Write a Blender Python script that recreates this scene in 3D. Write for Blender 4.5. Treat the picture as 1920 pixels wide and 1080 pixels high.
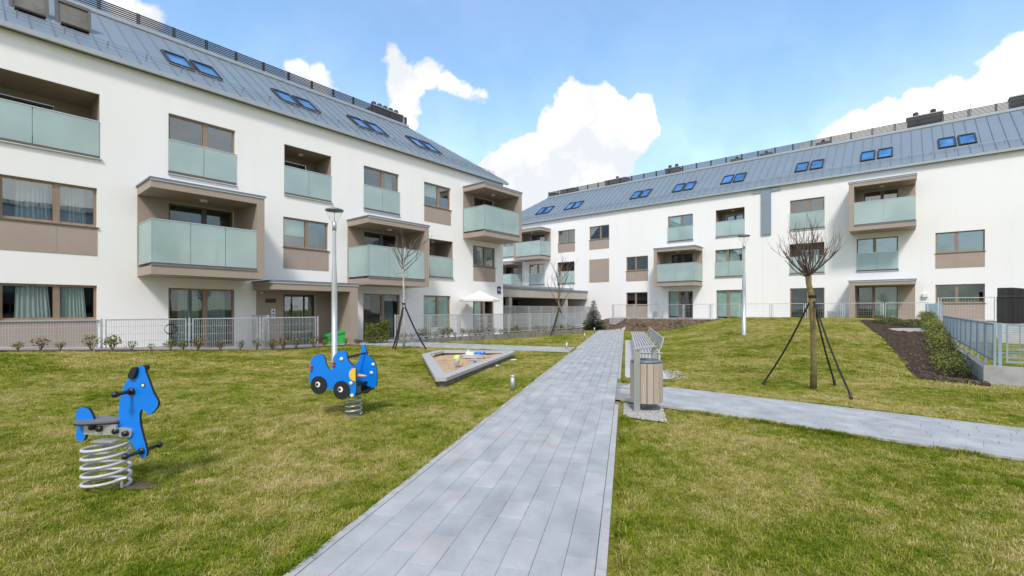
import bpy, math, random
import numpy as np
from mathutils import Vector, Matrix
random.seed(7)
rng = np.random.default_rng(7)
R = math.radians
scn = bpy.context.scene
COL = scn.collection
for o in list(bpy.data.objects):
    bpy.data.objects.remove(o)

# ------------------------------------------------------------------ camera
cam_d = bpy.data.cameras.new('camera')
cam = bpy.data.objects.new('camera', cam_d)
COL.objects.link(cam)
scn.camera = cam
cam.location = (0, 0, 1.6)
cam.rotation_euler = (R(90), 0, 0)
cam_d.sensor_width = 36
cam_d.lens = 36 * 871 / 1920
cam_d.shift_y = 40 / 1920
cam_d.clip_start = 0.05
cam_d.clip_end = 3000

# ------------------------------------------------------------------ light
SUN_EL, SUN_AZ = 48, 184          # azimuth clockwise from +Y
EXPOSURE = 0.69
SKY_STRENGTH = 0.100
SUN_STRENGTH = 1.85
world = bpy.data.worlds.new('World')
scn.world = world
world.use_nodes = True
wt = world.node_tree
wt.nodes.clear()


def N(t, typ, **kw):
    n = t.nodes.new(typ)
    for k, v in kw.items():
        setattr(n, k, v)
    return n


def L(t, a, b):
    t.links.new(a, b)


def M_(t, op, a, b=None, c=None, clamp=False):
    n = t.nodes.new('ShaderNodeMath')
    n.operation = op
    n.use_clamp = clamp
    for i, v in enumerate((a, b, c)):
        if v is None:
            continue
        if isinstance(v, (int, float)):
            n.inputs[i].default_value = v
        else:
            t.links.new(v, n.inputs[i])
    return n.outputs[0]


def build_world():
    t = wt
    out = N(t, 'ShaderNodeOutputWorld')
    bg = N(t, 'ShaderNodeBackground')
    sky = N(t, 'ShaderNodeTexSky', sky_type='NISHITA')
    sky.sun_disc = False
    sky.sun_elevation = R(SUN_EL)
    sky.sun_rotation = R(SUN_AZ)
    sky.air_density = 1.0
    sky.dust_density = 0.6
    sky.ozone_density = 1.3
    tc = N(t, 'ShaderNodeTexCoord')
    nrm = N(t, 'ShaderNodeVectorMath', operation='NORMALIZE')
    L(t, tc.outputs['Generated'], nrm.inputs[0])
    d = nrm.outputs[0]
    # domain warp for billowy edges
    n1 = N(t, 'ShaderNodeTexNoise')
    n1.inputs['Scale'].default_value = 9
    n1.inputs['Detail'].default_value = 7
    n1.inputs['Roughness'].default_value = 0.55
    L(t, d, n1.inputs['Vector'])
    sub = N(t, 'ShaderNodeVectorMath', operation='SUBTRACT')
    L(t, n1.outputs['Color'], sub.inputs[0])
    sub.inputs[1].default_value = (0.5, 0.5, 0.5)
    sc = N(t, 'ShaderNodeVectorMath', operation='SCALE')
    L(t, sub.outputs[0], sc.inputs[0])
    sc.inputs['Scale'].default_value = 0.15
    add = N(t, 'ShaderNodeVectorMath', operation='ADD')
    L(t, d, add.inputs[0])
    L(t, sc.outputs[0], add.inputs[1])
    w = add.outputs[0]

    def direction(px, py):
        v = Vector(((px - 960) / 871, 1, (580 - py) / 871))
        return v.normalized()
    blobs = [(1105, 232, .072), (1160, 262, .062), (1190, 232, .05), (1040, 300, .095), (1110, 330, .10), (960, 335, .085), (900, 345, .065),
             (1000, 390, .10), (1075, 395, .09), (1180, 300, .03), (1075, 205, .05), (985, 300, .07), (930, 330, .07),
             (765, 165, .056), (742, 125, .036), (802, 158, .046), (755, 200, .044), (842, 182, .032), (868, 185, .026), (893, 188, .022),
             (1935, 175, .075), (1880, 178, .058), (1870, 240, .08), (1800, 215, .058), (1745, 238, .052), (1695, 250, .056), (1645, 228, .038), (1700, 300, .06),
             (1610, 255, .046), (1570, 280, .05), (1530, 300, .05), (1500, 320, .05), (1990, 190, .11), (2100, 220, .16), (2250, 260, .2),
             (612, 165, .036), (575, 150, .030), (640, 185, .02), (280, 20, .036), (235, 2, .035)]
    cur = None
    for px, py, r in blobs:
        c = direction(px, py)
        ds = N(t, 'ShaderNodeVectorMath', operation='DISTANCE')
        L(t, w, ds.inputs[0])
        ds.inputs[1].default_value = c
        v = M_(t, 'SUBTRACT', 1.0, M_(t, 'MULTIPLY', ds.outputs['Value'], 1.0 / r))
        v = M_(t, 'MULTIPLY', v, r / 0.05)
        cur = v if cur is None else M_(t, 'MAXIMUM', cur, v)
    mr = N(t, 'ShaderNodeMapRange', interpolation_type='SMOOTHSTEP')
    L(t, cur, mr.inputs['Value'])
    mr.inputs['From Min'].default_value = -0.02
    mr.inputs['From Max'].default_value = 0.30
    placed = mr.outputs[0]
    # wisps and the broken cloud that covers the rest of the sky
    n2 = N(t, 'ShaderNodeTexNoise')
    n2.inputs['Scale'].default_value = 3.2
    n2.inputs['Detail'].default_value = 8
    n2.inputs['Roughness'].default_value = 0.58
    mp = N(t, 'ShaderNodeMapping')
    mp.inputs['Scale'].default_value = (1, 1, 2.2)
    L(t, d, mp.inputs['Vector'])
    L(t, mp.outputs[0], n2.inputs['Vector'])
    sep = N(t, 'ShaderNodeSeparateXYZ')
    L(t, d, sep.inputs[0])
    back = N(t, 'ShaderNodeMapRange', interpolation_type='SMOOTHSTEP')
    L(t, sep.outputs['Y'], back.inputs['Value'])
    back.inputs['From Min'].default_value = 0.35
    back.inputs['From Max'].default_value = -0.2
    cov = M_(t, 'ADD', n2.outputs['Fac'], M_(t, 'MULTIPLY', back.outputs[0], 0.285))
    mr2 = N(t, 'ShaderNodeMapRange', interpolation_type='SMOOTHSTEP')
    L(t, cov, mr2.inputs['Value'])
    mr2.inputs['From Min'].default_value = 0.67
    mr2.inputs['From Max'].default_value = 0.80
    wisp = mr2.outputs[0]
    # smooth haze that whitens the blue a little, unevenly
    n3 = N(t, 'ShaderNodeTexNoise')
    n3.inputs['Scale'].default_value = 2.3
    n3.inputs['Detail'].default_value = 3
    L(t, d, n3.inputs['Vector'])
    veil = M_(t, 'MULTIPLY', n3.outputs['Fac'], 0.20)
    low = N(t, 'ShaderNodeMapRange', interpolation_type='SMOOTHSTEP')
    L(t, sep.outputs['Z'], low.inputs['Value'])
    low.inputs['From Min'].default_value = 0.52
    low.inputs['From Max'].default_value = 0.08
    veil = M_(t, 'ADD', veil, M_(t, 'MULTIPLY', low.outputs[0], 0.42))
    fac = M_(t, 'MAXIMUM', M_(t, 'MAXIMUM', placed, wisp), veil)
    # cloud brightness: white with soft grey modelling
    n4 = N(t, 'ShaderNodeTexNoise')
    n4.inputs['Scale'].default_value = 5.5
    n4.inputs['Detail'].default_value = 5
    L(t, w, n4.inputs['Vector'])
    cr = N(t, 'ShaderNodeValToRGB')
    cr.color_ramp.elements[0].position = 0.40
    cr.color_ramp.elements[0].color = (5.4, 5.65, 6.0, 1)
    cr.color_ramp.elements[1].position = 0.58
    cr.color_ramp.elements[1].color = (7.9, 7.8, 7.7, 1)
    L(t, n4.outputs['Fac'], cr.inputs['Fac'])
    hsv = N(t, 'ShaderNodeHueSaturation')
    hsv.inputs['Saturation'].default_value = 1.05
    hsv.inputs['Value'].default_value = 1.80
    L(t, sky.outputs[0], hsv.inputs['Color'])
    mix = N(t, 'ShaderNodeMix', data_type='RGBA')
    L(t, fac, mix.inputs[0])
    tint = N(t, 'ShaderNodeMix', data_type='RGBA', blend_type='MULTIPLY')
    tint.inputs[0].default_value = 1.0
    L(t, hsv.outputs[0], tint.inputs[6])
    tint.inputs[7].default_value = (0.82, 1.015, 1.04, 1)
    L(t, tint.outputs[2], mix.inputs[6])
    L(t, cr.outputs[0], mix.inputs[7])
    L(t, mix.outputs[2], bg.inputs['Color'])
    bg.inputs['Strength'].default_value = SKY_STRENGTH
    L(t, bg.outputs[0], out.inputs['Surface'])


build_world()
sd = bpy.data.lights.new('sun', 'SUN')
sd.energy = SUN_STRENGTH
sd.angle = R(10)
sd.color = (1.0, 0.95, 0.90)
sun = bpy.data.objects.new('sun', sd)
COL.objects.link(sun)
_a, _e = R(SUN_AZ), R(SUN_EL)
to_sun = Vector((math.sin(_a) * math.cos(_e), math.cos(_a) * math.cos(_e), math.sin(_e)))
sun.rotation_euler = to_sun.to_track_quat('Z', 'Y').to_euler()
sun.location = (0, -10, 30)
scn.view_settings.view_transform = 'Standard'
scn.view_settings.look = 'None'
scn.view_settings.exposure = EXPOSURE
scn.view_settings.gamma = 1
scn.view_settings.use_curve_mapping = False


# ------------------------------------------------------------------ materials
def mk(name, col, rough=0.6, metal=0.0, var=0.12, scale=3.0, bump=0.0, bscale=60.0, spec=0.5, coat=0.0, stretch=None, detail=5):
    m = bpy.data.materials.new(name)
    m.use_nodes = True
    t = m.node_tree
    b = t.nodes['Principled BSDF']
    b.inputs['Roughness'].default_value = rough
    b.inputs['Metallic'].default_value = metal
    b.inputs['Specular IOR Level'].default_value = spec
    if coat:
        b.inputs['Coat Weight'].default_value = coat
        b.inputs['Coat Roughness'].default_value = 0.1
    g = N(t, 'ShaderNodeNewGeometry')
    vec = g.outputs['Position']
    if stretch:
        mp = N(t, 'ShaderNodeMapping')
        mp.inputs['Scale'].default_value = stretch
        L(t, vec, mp.inputs['Vector'])
        vec = mp.outputs[0]
    n = N(t, 'ShaderNodeTexNoise')
    n.inputs['Scale'].default_value = scale
    n.inputs['Detail'].default_value = detail
    L(t, vec, n.inputs['Vector'])
    cr = N(t, 'ShaderNodeValToRGB')
    cr.color_ramp.elements[0].position = 0.3
    cr.color_ramp.elements[1].position = 0.7
    cr.color_ramp.elements[0].color = tuple(max(0, c * (1 - var)) for c in col) + (1,)
    cr.color_ramp.elements[1].color = tuple(min(1, c * (1 + var)) for c in col) + (1,)
    L(t, n.outputs['Fac'], cr.inputs['Fac'])
    L(t, cr.outputs[0], b.inputs['Base Color'])
    if bump:
        n2 = N(t, 'ShaderNodeTexNoise')
        n2.inputs['Scale'].default_value = bscale
        n2.inputs['Detail'].default_value = 4
        L(t, vec, n2.inputs['Vector'])
        bp = N(t, 'ShaderNodeBump')
        bp.inputs['Strength'].default_value = bump
        bp.inputs['Distance'].default_value = 0.01
        L(t, n2.outputs['Fac'], bp.inputs['Height'])
        L(t, bp.outputs[0], b.inputs['Normal'])
    return m


def glass_mat(name, tint, refl=0.10, rough=0.0):
    m = bpy.data.materials.new(name)
    m.use_nodes = True
    t = m.node_tree
    t.nodes.clear()
    out = N(t, 'ShaderNodeOutputMaterial')
    tr = N(t, 'ShaderNodeBsdfTransparent')
    tr.inputs[0].default_value = tuple(tint) + (1,)
    gl = N(t, 'ShaderNodeBsdfGlossy')
    gl.inputs['Roughness'].default_value = rough
    gl.inputs['Color'].default_value = (0.95, 0.98, 1, 1)
    # very slight waviness of the reflection
    g = N(t, 'ShaderNodeNewGeometry')
    n = N(t, 'ShaderNodeTexNoise')
    n.inputs['Scale'].default_value = 0.9
    L(t, g.outputs['Position'], n.inputs['Vector'])
    bp = N(t, 'ShaderNodeBump')
    bp.inputs['Strength'].default_value = 0.12
    bp.inputs['Distance'].default_value = 0.02
    L(t, n.outputs['Fac'], bp.inputs['Height'])
    L(t, bp.outputs[0], gl.inputs['Normal'])
    fr = N(t, 'ShaderNodeLayerWeight')
    fr.inputs['Blend'].default_value = 0.5
    f = M_(t, 'ADD', M_(t, 'MULTIPLY', M_(t, 'POWER', fr.outputs['Facing'], 4.0), 0.8), refl + .035, clamp=True)
    mx = N(t, 'ShaderNodeMixShader')
    L(t, f, mx.inputs[0])
    L(t, tr.outputs[0], mx.inputs[1])
    L(t, gl.outputs[0], mx.inputs[2])
    L(t, mx.outputs[0], out.inputs['Surface'])
    return m


def frosted_mat(name, col, through=0.25):
    m = bpy.data.materials.new(name)
    m.use_nodes = True
    t = m.node_tree
    b = t.nodes['Principled BSDF']
    out = t.nodes['Material Output']
    b.inputs['Base Color'].default_value = tuple(col) + (1,)
    b.inputs['Roughness'].default_value = 0.06
    b.inputs['Specular IOR Level'].default_value = 1.0
    g = N(t, 'ShaderNodeNewGeometry')
    n = N(t, 'ShaderNodeTexNoise')
    n.inputs['Scale'].default_value = 0.8
    n.inputs['Detail'].default_value = 3
    L(t, g.outputs['Position'], n.inputs['Vector'])
    cr = N(t, 'ShaderNodeValToRGB')
    cr.color_ramp.elements[0].position = 0.35
    cr.color_ramp.elements[1].position = 0.65
    cr.color_ramp.elements[0].color = tuple(c * 0.9 for c in col) + (1,)
    cr.color_ramp.elements[1].color = tuple(min(1, c * 1.08) for c in col) + (1,)
    L(t, n.outputs['Fac'], cr.inputs['Fac'])
    L(t, cr.outputs[0], b.inputs['Base Color'])
    tl = N(t, 'ShaderNodeBsdfTranslucent')
    tl.inputs[0].default_value = tuple(min(1, c * 1.3) for c in col) + (1,)
    tr = N(t, 'ShaderNodeBsdfTransparent')
    tr.inputs[0].default_value = (.8, .95, .92, 1)
    m1 = N(t, 'ShaderNodeMixShader')
    m1.inputs[0].default_value = through
    L(t, b.outputs[0], m1.inputs[1])
    L(t, tl.outputs[0], m1.inputs[2])
    m2 = N(t, 'ShaderNodeMixShader')
    m2.inputs[0].default_value = 0.17
    L(t, m1.outputs[0], m2.inputs[1])
    L(t, tr.outputs[0], m2.inputs[2])
    L(t, m2.outputs[0], out.inputs['Surface'])
    return m


def plaster_mat():
    m = mk('white_plaster', (0.835, 0.812, 0.795), rough=0.9, var=0.02, scale=0.35, bump=0.25, bscale=220, spec=0.15)
    t = m.node_tree
    b = t.nodes['Principled BSDF']
    base = b.inputs['Base Color'].links[0].from_socket
    g = N(t, 'ShaderNodeNewGeometry')
    mp = N(t, 'ShaderNodeMapping')
    mp.inputs['Scale'].default_value = (0.9, 0.9, 0.10)
    L(t, g.outputs['Position'], mp.inputs['Vector'])
    n = N(t, 'ShaderNodeTexNoise')
    n.inputs['Scale'].default_value = 2.5
    n.inputs['Detail'].default_value = 6
    L(t, mp.outputs[0], n.inputs['Vector'])
    mr = N(t, 'ShaderNodeMapRange')
    L(t, n.outputs['Fac'], mr.inputs['Value'])
    mr.inputs['From Min'].default_value = 0.52
    mr.inputs['From Max'].default_value = 0.8
    mr.inputs['To Max'].default_value = 0.14
    mx = N(t, 'ShaderNodeMix', data_type='RGBA')
    L(t, mr.outputs[0], mx.inputs[0])
    L(t, base, mx.inputs[6])
    mx.inputs[7].default_value = (0.66, 0.645, 0.62, 1)
    L(t, mx.outputs[2], b.inputs['Base Color'])
    return m


def lawn_mat(name, blade=False):
    """Dry spring turf: green and straw patches by position."""
    m = bpy.data.materials.new(name)
    m.use_nodes = True
    t = m.node_tree
    b = t.nodes['Principled BSDF']
    b.inputs['Roughness'].default_value = 0.9
    b.inputs['Specular IOR Level'].default_value = 0.06
    g = N(t, 'ShaderNodeNewGeometry')
    big = N(t, 'ShaderNodeTexNoise')
    big.inputs['Scale'].default_value = 0.55
    big.inputs['Detail'].default_value = 3
    L(t, g.outputs['Position'], big.inputs['Vector'])
    mid = N(t, 'ShaderNodeTexNoise')
    mid.inputs['Scale'].default_value = 3.4
    mid.inputs['Detail'].default_value = 5
    L(t, g.outputs['Position'], mid.inputs['Vector'])
    s = M_(t, 'ADD', M_(t, 'MULTIPLY', big.outputs['Fac'], 0.62), M_(t, 'MULTIPLY', mid.outputs['Fac'], 0.40))
    if blade:
        oi = N(t, 'ShaderNodeObjectInfo')
        s = M_(t, 'ADD', s, M_(t, 'MULTIPLY', M_(t, 'SUBTRACT', oi.outputs['Random'], 0.5), 0.30))
    else:
        fine = N(t, 'ShaderNodeTexNoise')
        fine.inputs['Scale'].default_value = 45
        fine.inputs['Detail'].default_value = 5
        L(t, g.outputs['Position'], fine.inputs['Vector'])
        s = M_(t, 'ADD', s, M_(t, 'MULTIPLY', M_(t, 'SUBTRACT', fine.outputs['Fac'], 0.5), 0.5))
    cr = N(t, 'ShaderNodeValToRGB')
    e = cr.color_ramp.elements
    e[0].position = 0.34
    e[1].position = 0.68
    if blade:
        cols = [(0.34, (0.110, 0.180, 0.010)), (0.43, (0.225, 0.275, 0.018)), (0.50, (0.325, 0.330, 0.050)), (0.58, (0.47, 0.415, 0.115)), (0.68, (0.65, 0.53, 0.26))]
    else:
        cols = [(0.34, (0.100, 0.140, 0.014)), (0.43, (0.170, 0.195, 0.020)), (0.50, (0.230, 0.230, 0.036)), (0.58, (0.28, 0.24, 0.07)), (0.68, (0.34, 0.28, 0.13))]
    e[0].position, e[0].color = cols[0][0], cols[0][1] + (1,)
    e[1].position, e[1].color = cols[-1][0], cols[-1][1] + (1,)
    for p, c in cols[1:-1]:
        q = e.new(p)
        q.color = c + (1,)
    L(t, s, cr.inputs['Fac'])
    L(t, cr.outputs[0], b.inputs['Base Color'])
    if blade:
        tl = N(t, 'ShaderNodeBsdfTranslucent')
        L(t, cr.outputs[0], tl.inputs[0])
        mx = N(t, 'ShaderNodeMixShader')
        mx.inputs[0].default_value = 0.3
        L(t, b.outputs[0], mx.inputs[1])
        L(t, tl.outputs[0], mx.inputs[2])
        L(t, mx.outputs[0], t.nodes['Material Output'].inputs['Surface'])
    else:
        bp = N(t, 'ShaderNodeBump')
        bp.inputs['Strength'].default_value = 0.8
        bp.inputs['Distance'].default_value = 0.03
        L(t, fine.outputs['Fac'], bp.inputs['Height'])
        L(t, bp.outputs[0], b.inputs['Normal'])
    return m


MT = {}
MT['plaster'] = plaster_mat()
MT['taupe'] = mk('taupe_cladding', (0.36, 0.285, 0.235), rough=0.55, var=0.05, scale=1.2, bump=0.08, bscale=150)
MT['taupe_light'] = mk('taupe_grey_cladding', (0.42, 0.37, 0.34), rough=0.6, var=0.05, scale=1.2)
MT['frame'] = mk('wood_brown_frame', (0.27, 0.185, 0.125), rough=0.45, var=0.15, scale=6, stretch=(1, 1, .2))
MT['dark_frame'] = mk('dark_brown_frame', (0.12, 0.095, 0.075), rough=0.45, var=0.1)
MT['pane'] = glass_mat('window_glass', (0.80, 0.86, 0.85), 0.11)
MT['pane_low'] = glass_mat('terrace_window_glass', (0.82, 0.87, 0.86), 0.025)
MT['open_sash'] = mk('open_sash_glass', (0.15, 0.145, 0.13), rough=0.12, var=0.3, scale=2)
MT['skypane'] = mk('skylight_painted_sky', (0.040, 0.15, 0.36), rough=0.03, var=0.5, scale=1.1, spec=1.0)  # blue of the mirrored sky put into the base colour, mottled by noise
MT['frost'] = frosted_mat('frosted_green_glass', (0.50, 0.62, 0.61))
MT['rail'] = mk('pale_rail_metal', (0.55, 0.57, 0.57), rough=0.35, metal=0.7, var=0.05)
MT['zinc'] = mk('zinc_roof', (0.25, 0.295, 0.335), rough=0.42, metal=0.35, var=0.05, scale=0.7, stretch=(1, 1, .35))
MT['zinc_dark'] = mk('zinc_flashing', (0.20, 0.225, 0.25), rough=0.45, metal=0.4, var=0.1, scale=1.5)
MT['seam'] = mk('zinc_seam', (0.20, 0.24, 0.275), rough=0.45, metal=0.35, var=0.08)
MT['gutter'] = mk('gutter_metal', (0.36, 0.39, 0.41), rough=0.4, metal=0.4, var=0.06)
MT['black_metal'] = mk('anthracite_metal', (0.035, 0.035, 0.038), rough=0.5, var=0.2)
MT['louvre'] = mk('brown_grey_louvre', (0.11, 0.10, 0.095), rough=0.55, var=0.1)
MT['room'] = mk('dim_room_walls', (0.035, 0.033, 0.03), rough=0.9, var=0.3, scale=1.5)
MT['curtain'] = mk('pale_curtain', (0.66, 0.68, 0.66), rough=0.9, var=0.08, scale=8, stretch=(1, 1, .1))
MT['curtain_grey'] = mk('grey_curtain', (0.30, 0.34, 0.36), rough=0.9, var=0.15, scale=8, stretch=(1, 1, .1))
MT['blind'] = mk('green_white_blind', (0.55, 0.66, 0.60), rough=0.8, var=0.05)
MT['fence'] = mk('galvanised_steel', (0.56, 0.58, 0.60), rough=0.4, metal=0.55, var=0.08, scale=8)
MT['fence_blue'] = mk('blue_grey_painted_steel', (0.27, 0.36, 0.44), rough=0.45, metal=0.2, var=0.08)
MT['concrete'] = mk('grey_concrete', (0.36, 0.355, 0.35), rough=0.85, var=0.16, scale=4, bump=0.3, bscale=60)
MT['concrete_pale'] = mk('pale_concrete', (0.47, 0.47, 0.47), rough=0.85, var=0.1, scale=3, bump=0.3, bscale=60)
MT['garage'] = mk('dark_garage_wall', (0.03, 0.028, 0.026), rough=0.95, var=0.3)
MT['concrete_dark'] = mk('damp_concrete', (0.20, 0.19, 0.18), rough=0.9, var=0.3, scale=5, bump=0.4, bscale=40, stretch=(1, 1, .3))
MT['soil'] = mk('dark_soil', (0.060, 0.042, 0.030), rough=0.95, var=0.55, scale=9, bump=1.0, bscale=25, spec=0.1)
MT['soil_dry'] = mk('brown_soil', (0.125, 0.088, 0.062), rough=0.95, var=0.45, scale=5, bump=1.0, bscale=20, spec=0.1)
MT['mirrored_block'] = mk('darkened_block_render', (0.16, 0.14, 0.125), rough=0.9, var=0.1, scale=1)  # shade of the added block put into its colour, for darker window reflections
MT['joint'] = mk('joint_sand', (0.24, 0.235, 0.22), rough=0.95, var=0.2, scale=30)
MT['kerb'] = mk('kerb_concrete', (0.40, 0.395, 0.39), rough=0.85, var=0.12, scale=12, bump=0.3, bscale=120)
PAVE = []
for i, c in enumerate([(0.345, 0.36, 0.37), (0.365, 0.375, 0.383), (0.385, 0.39, 0.395), (0.415, 0.415, 0.415), (0.36, 0.372, 0.376), (0.405, 0.395, 0.393)]):
    PAVE.append(mk('paver_stone_' + 'abcdef'[i], c, rough=0.8, var=0.17, scale=3.2, bump=0.35, bscale=180, stretch=(1, .7, 1), detail=9))
for m_ in PAVE + [MT['kerb']]:
    t_ = m_.node_tree
    b_n = t_.nodes['Principled BSDF']
    src = b_n.inputs['Base Color'].links[0].from_socket
    g_n = N(t_, 'ShaderNodeNewGeometry')
    a_n = N(t_, 'ShaderNodeTexNoise')
    a_n.inputs['Scale'].default_value = 1.1
    a_n.inputs['Detail'].default_value = 9
    a_n.inputs['Roughness'].default_value = 0.68
    L(t_, g_n.outputs['Position'], a_n.inputs['Vector'])
    r_n = N(t_, 'ShaderNodeMapRange')
    L(t_, a_n.outputs['Fac'], r_n.inputs['Value'])
    r_n.inputs['From Min'].default_value = 0.52
    r_n.inputs['From Max'].default_value = 0.74
    r_n.inputs['To Max'].default_value = 0.55
    x_n = N(t_, 'ShaderNodeMix', data_type='RGBA')
    L(t_, r_n.outputs[0], x_n.inputs[0])
    L(t_, src, x_n.inputs[6])
    x_n.inputs[7].default_value = (0.27, 0.275, 0.262, 1)
    s_n = N(t_, 'ShaderNodeTexNoise')
    s_n.inputs['Scale'].default_value = 260
    s_n.inputs['Detail'].default_value = 2
    L(t_, g_n.outputs['Position'], s_n.inputs['Vector'])
    q_n = N(t_, 'ShaderNodeMapRange')
    L(t_, s_n.outputs['Fac'], q_n.inputs['Value'])
    q_n.inputs['From Min'].default_value = 0.3
    q_n.inputs['From Max'].default_value = 0.7
    q_n.inputs['To Min'].default_value = 0.86
    q_n.inputs['To Max'].default_value = 1.12
    v_n = N(t_, 'ShaderNodeVectorMath', operation='SCALE')
    L(t_, x_n.outputs[2], v_n.inputs[0])
    L(t_, q_n.outputs[0], v_n.inputs['Scale'])
    L(t_, v_n.outputs[0], b_n.inputs['Base Color'])
MT['lawn'] = lawn_mat('turf_ground')
MT['blade'] = lawn_mat('grass_blades', True)
MT['steel'] = mk('lamp_steel', (0.52, 0.54, 0.55), rough=0.38, metal=0.6, var=0.06)
MT['spring'] = mk('white_grey_spring_paint', (0.48, 0.48, 0.50), rough=0.35, var=0.06, scale=10)
MT['blue'] = mk('blue_board', (0.0, 0.19, 0.72), rough=0.38, var=0.06, scale=4, bump=0.04, bscale=200)
MT['board_edge'] = mk('black_board_core', (0.012, 0.013, 0.016), rough=0.5, var=0.2)
MT['black_plastic'] = mk('black_plastic', (0.014, 0.014, 0.016), rough=0.35, var=0.3)
MT['seat_grey'] = mk('grey_seat_board', (0.14, 0.14, 0.17), rough=0.45, var=0.1)
MT['white_plastic'] = mk('white_plastic', (0.75, 0.75, 0.74), rough=0.4, var=0.04)
MT['cream_plastic'] = mk('cream_plastic', (0.72, 0.68, 0.42), rough=0.4, var=0.04)
MT['yellow'] = mk('yellow_board', (0.80, 0.50, 0.05), rough=0.4, var=0.05)
MT['orange'] = mk('pale_orange_wood', (0.70, 0.40, 0.20), rough=0.5, var=0.1)
MT['red'] = mk('red_plastic', (0.40, 0.015, 0.03), rough=0.3, var=0.1)
MT['green_plastic'] = mk('bright_green_plastic', (0.04, 0.42, 0.08), rough=0.4, var=0.06)
MT['lime'] = mk('lime_plastic', (0.60, 0.66, 0.15), rough=0.4, var=0.06)
MT['sand'] = mk('damp_sand', (0.46, 0.335, 0.215), rough=0.95, var=0.16, scale=3, bump=0.8, bscale=18, spec=0.1)
MT['rim'] = mk('sandbox_rim_board', (0.42, 0.40, 0.39), rough=0.6, var=0.06, scale=8)
MT['bin_wood'] = mk('bin_wood_slat', (0.42, 0.345, 0.285), rough=0.6, var=0.10, scale=5, stretch=(6, 6, .5))
MT['bench_slat'] = mk('grey_weathered_slat', (0.44, 0.435, 0.43), rough=0.55, var=0.12, scale=6)
MT['bark'] = mk('olive_bark', (0.20, 0.155, 0.060), rough=0.9, var=0.35, scale=14, bump=0.5, bscale=60)
MT['twig'] = mk('brown_twig', (0.10, 0.060, 0.045), rough=0.85, var=0.3, scale=10)
MT['bark_grey'] = mk('grey_bark', (0.13, 0.11, 0.09), rough=0.9, var=0.35, scale=14)
MT['bark_pale'] = mk('whitewashed_bark', (0.46, 0.43, 0.37), rough=0.9, var=0.2, scale=14)
MT['strap'] = mk('black_webbing', (0.004, 0.004, 0.0045), rough=0.7, var=0.2)
MT['leaf'] = mk('olive_leaves', (0.115, 0.135, 0.022), rough=0.6, var=0.5, scale=6)
MT['leaf_yellow'] = mk('yellow_green_leaves', (0.150, 0.165, 0.022), rough=0.6, var=0.5, scale=5)
MT['leaf_brown'] = mk('bronze_leaves', (0.16, 0.12, 0.045), rough=0.6, var=0.5, scale=7)
MT['needle'] = mk('spruce_needles', (0.045, 0.088, 0.026), rough=0.6, var=0.5, scale=7)
MT['gravel'] = mk('pale_gravel', (0.36, 0.345, 0.325), rough=0.9, var=0.35, scale=30, bump=0.8, bscale=60)
MT['screen'] = mk('black_reed_screen', (0.016, 0.015, 0.016), rough=0.7, var=0.5, scale=6, bump=0.8, bscale=12, stretch=(1, 1, .06))
MT['parasol'] = mk('off_white_canvas', (0.74, 0.71, 0.66), rough=0.9, var=0.03)
MT['ac'] = mk('light_grey_unit', (0.42, 0.43, 0.44), rough=0.5, var=0.05)
MT['door'] = mk('anthracite_door', (0.045, 0.048, 0.05), rough=0.3, var=0.1)
MT['sign_blue'] = mk('navy_enamel', (0.012, 0.025, 0.11), rough=0.3, var=0.05)
MT['sign_dark'] = mk('dark_plaque', (0.05, 0.02, 0.02), rough=0.4, var=0.05)
MT['lampglass'] = glass_mat('lamp_glass', (0.98, 0.985, 0.99), 0.0)
MT['chimney'] = mk('grey_chimney_cladding', (0.26, 0.24, 0.225), rough=0.7, var=0.1)


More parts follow.
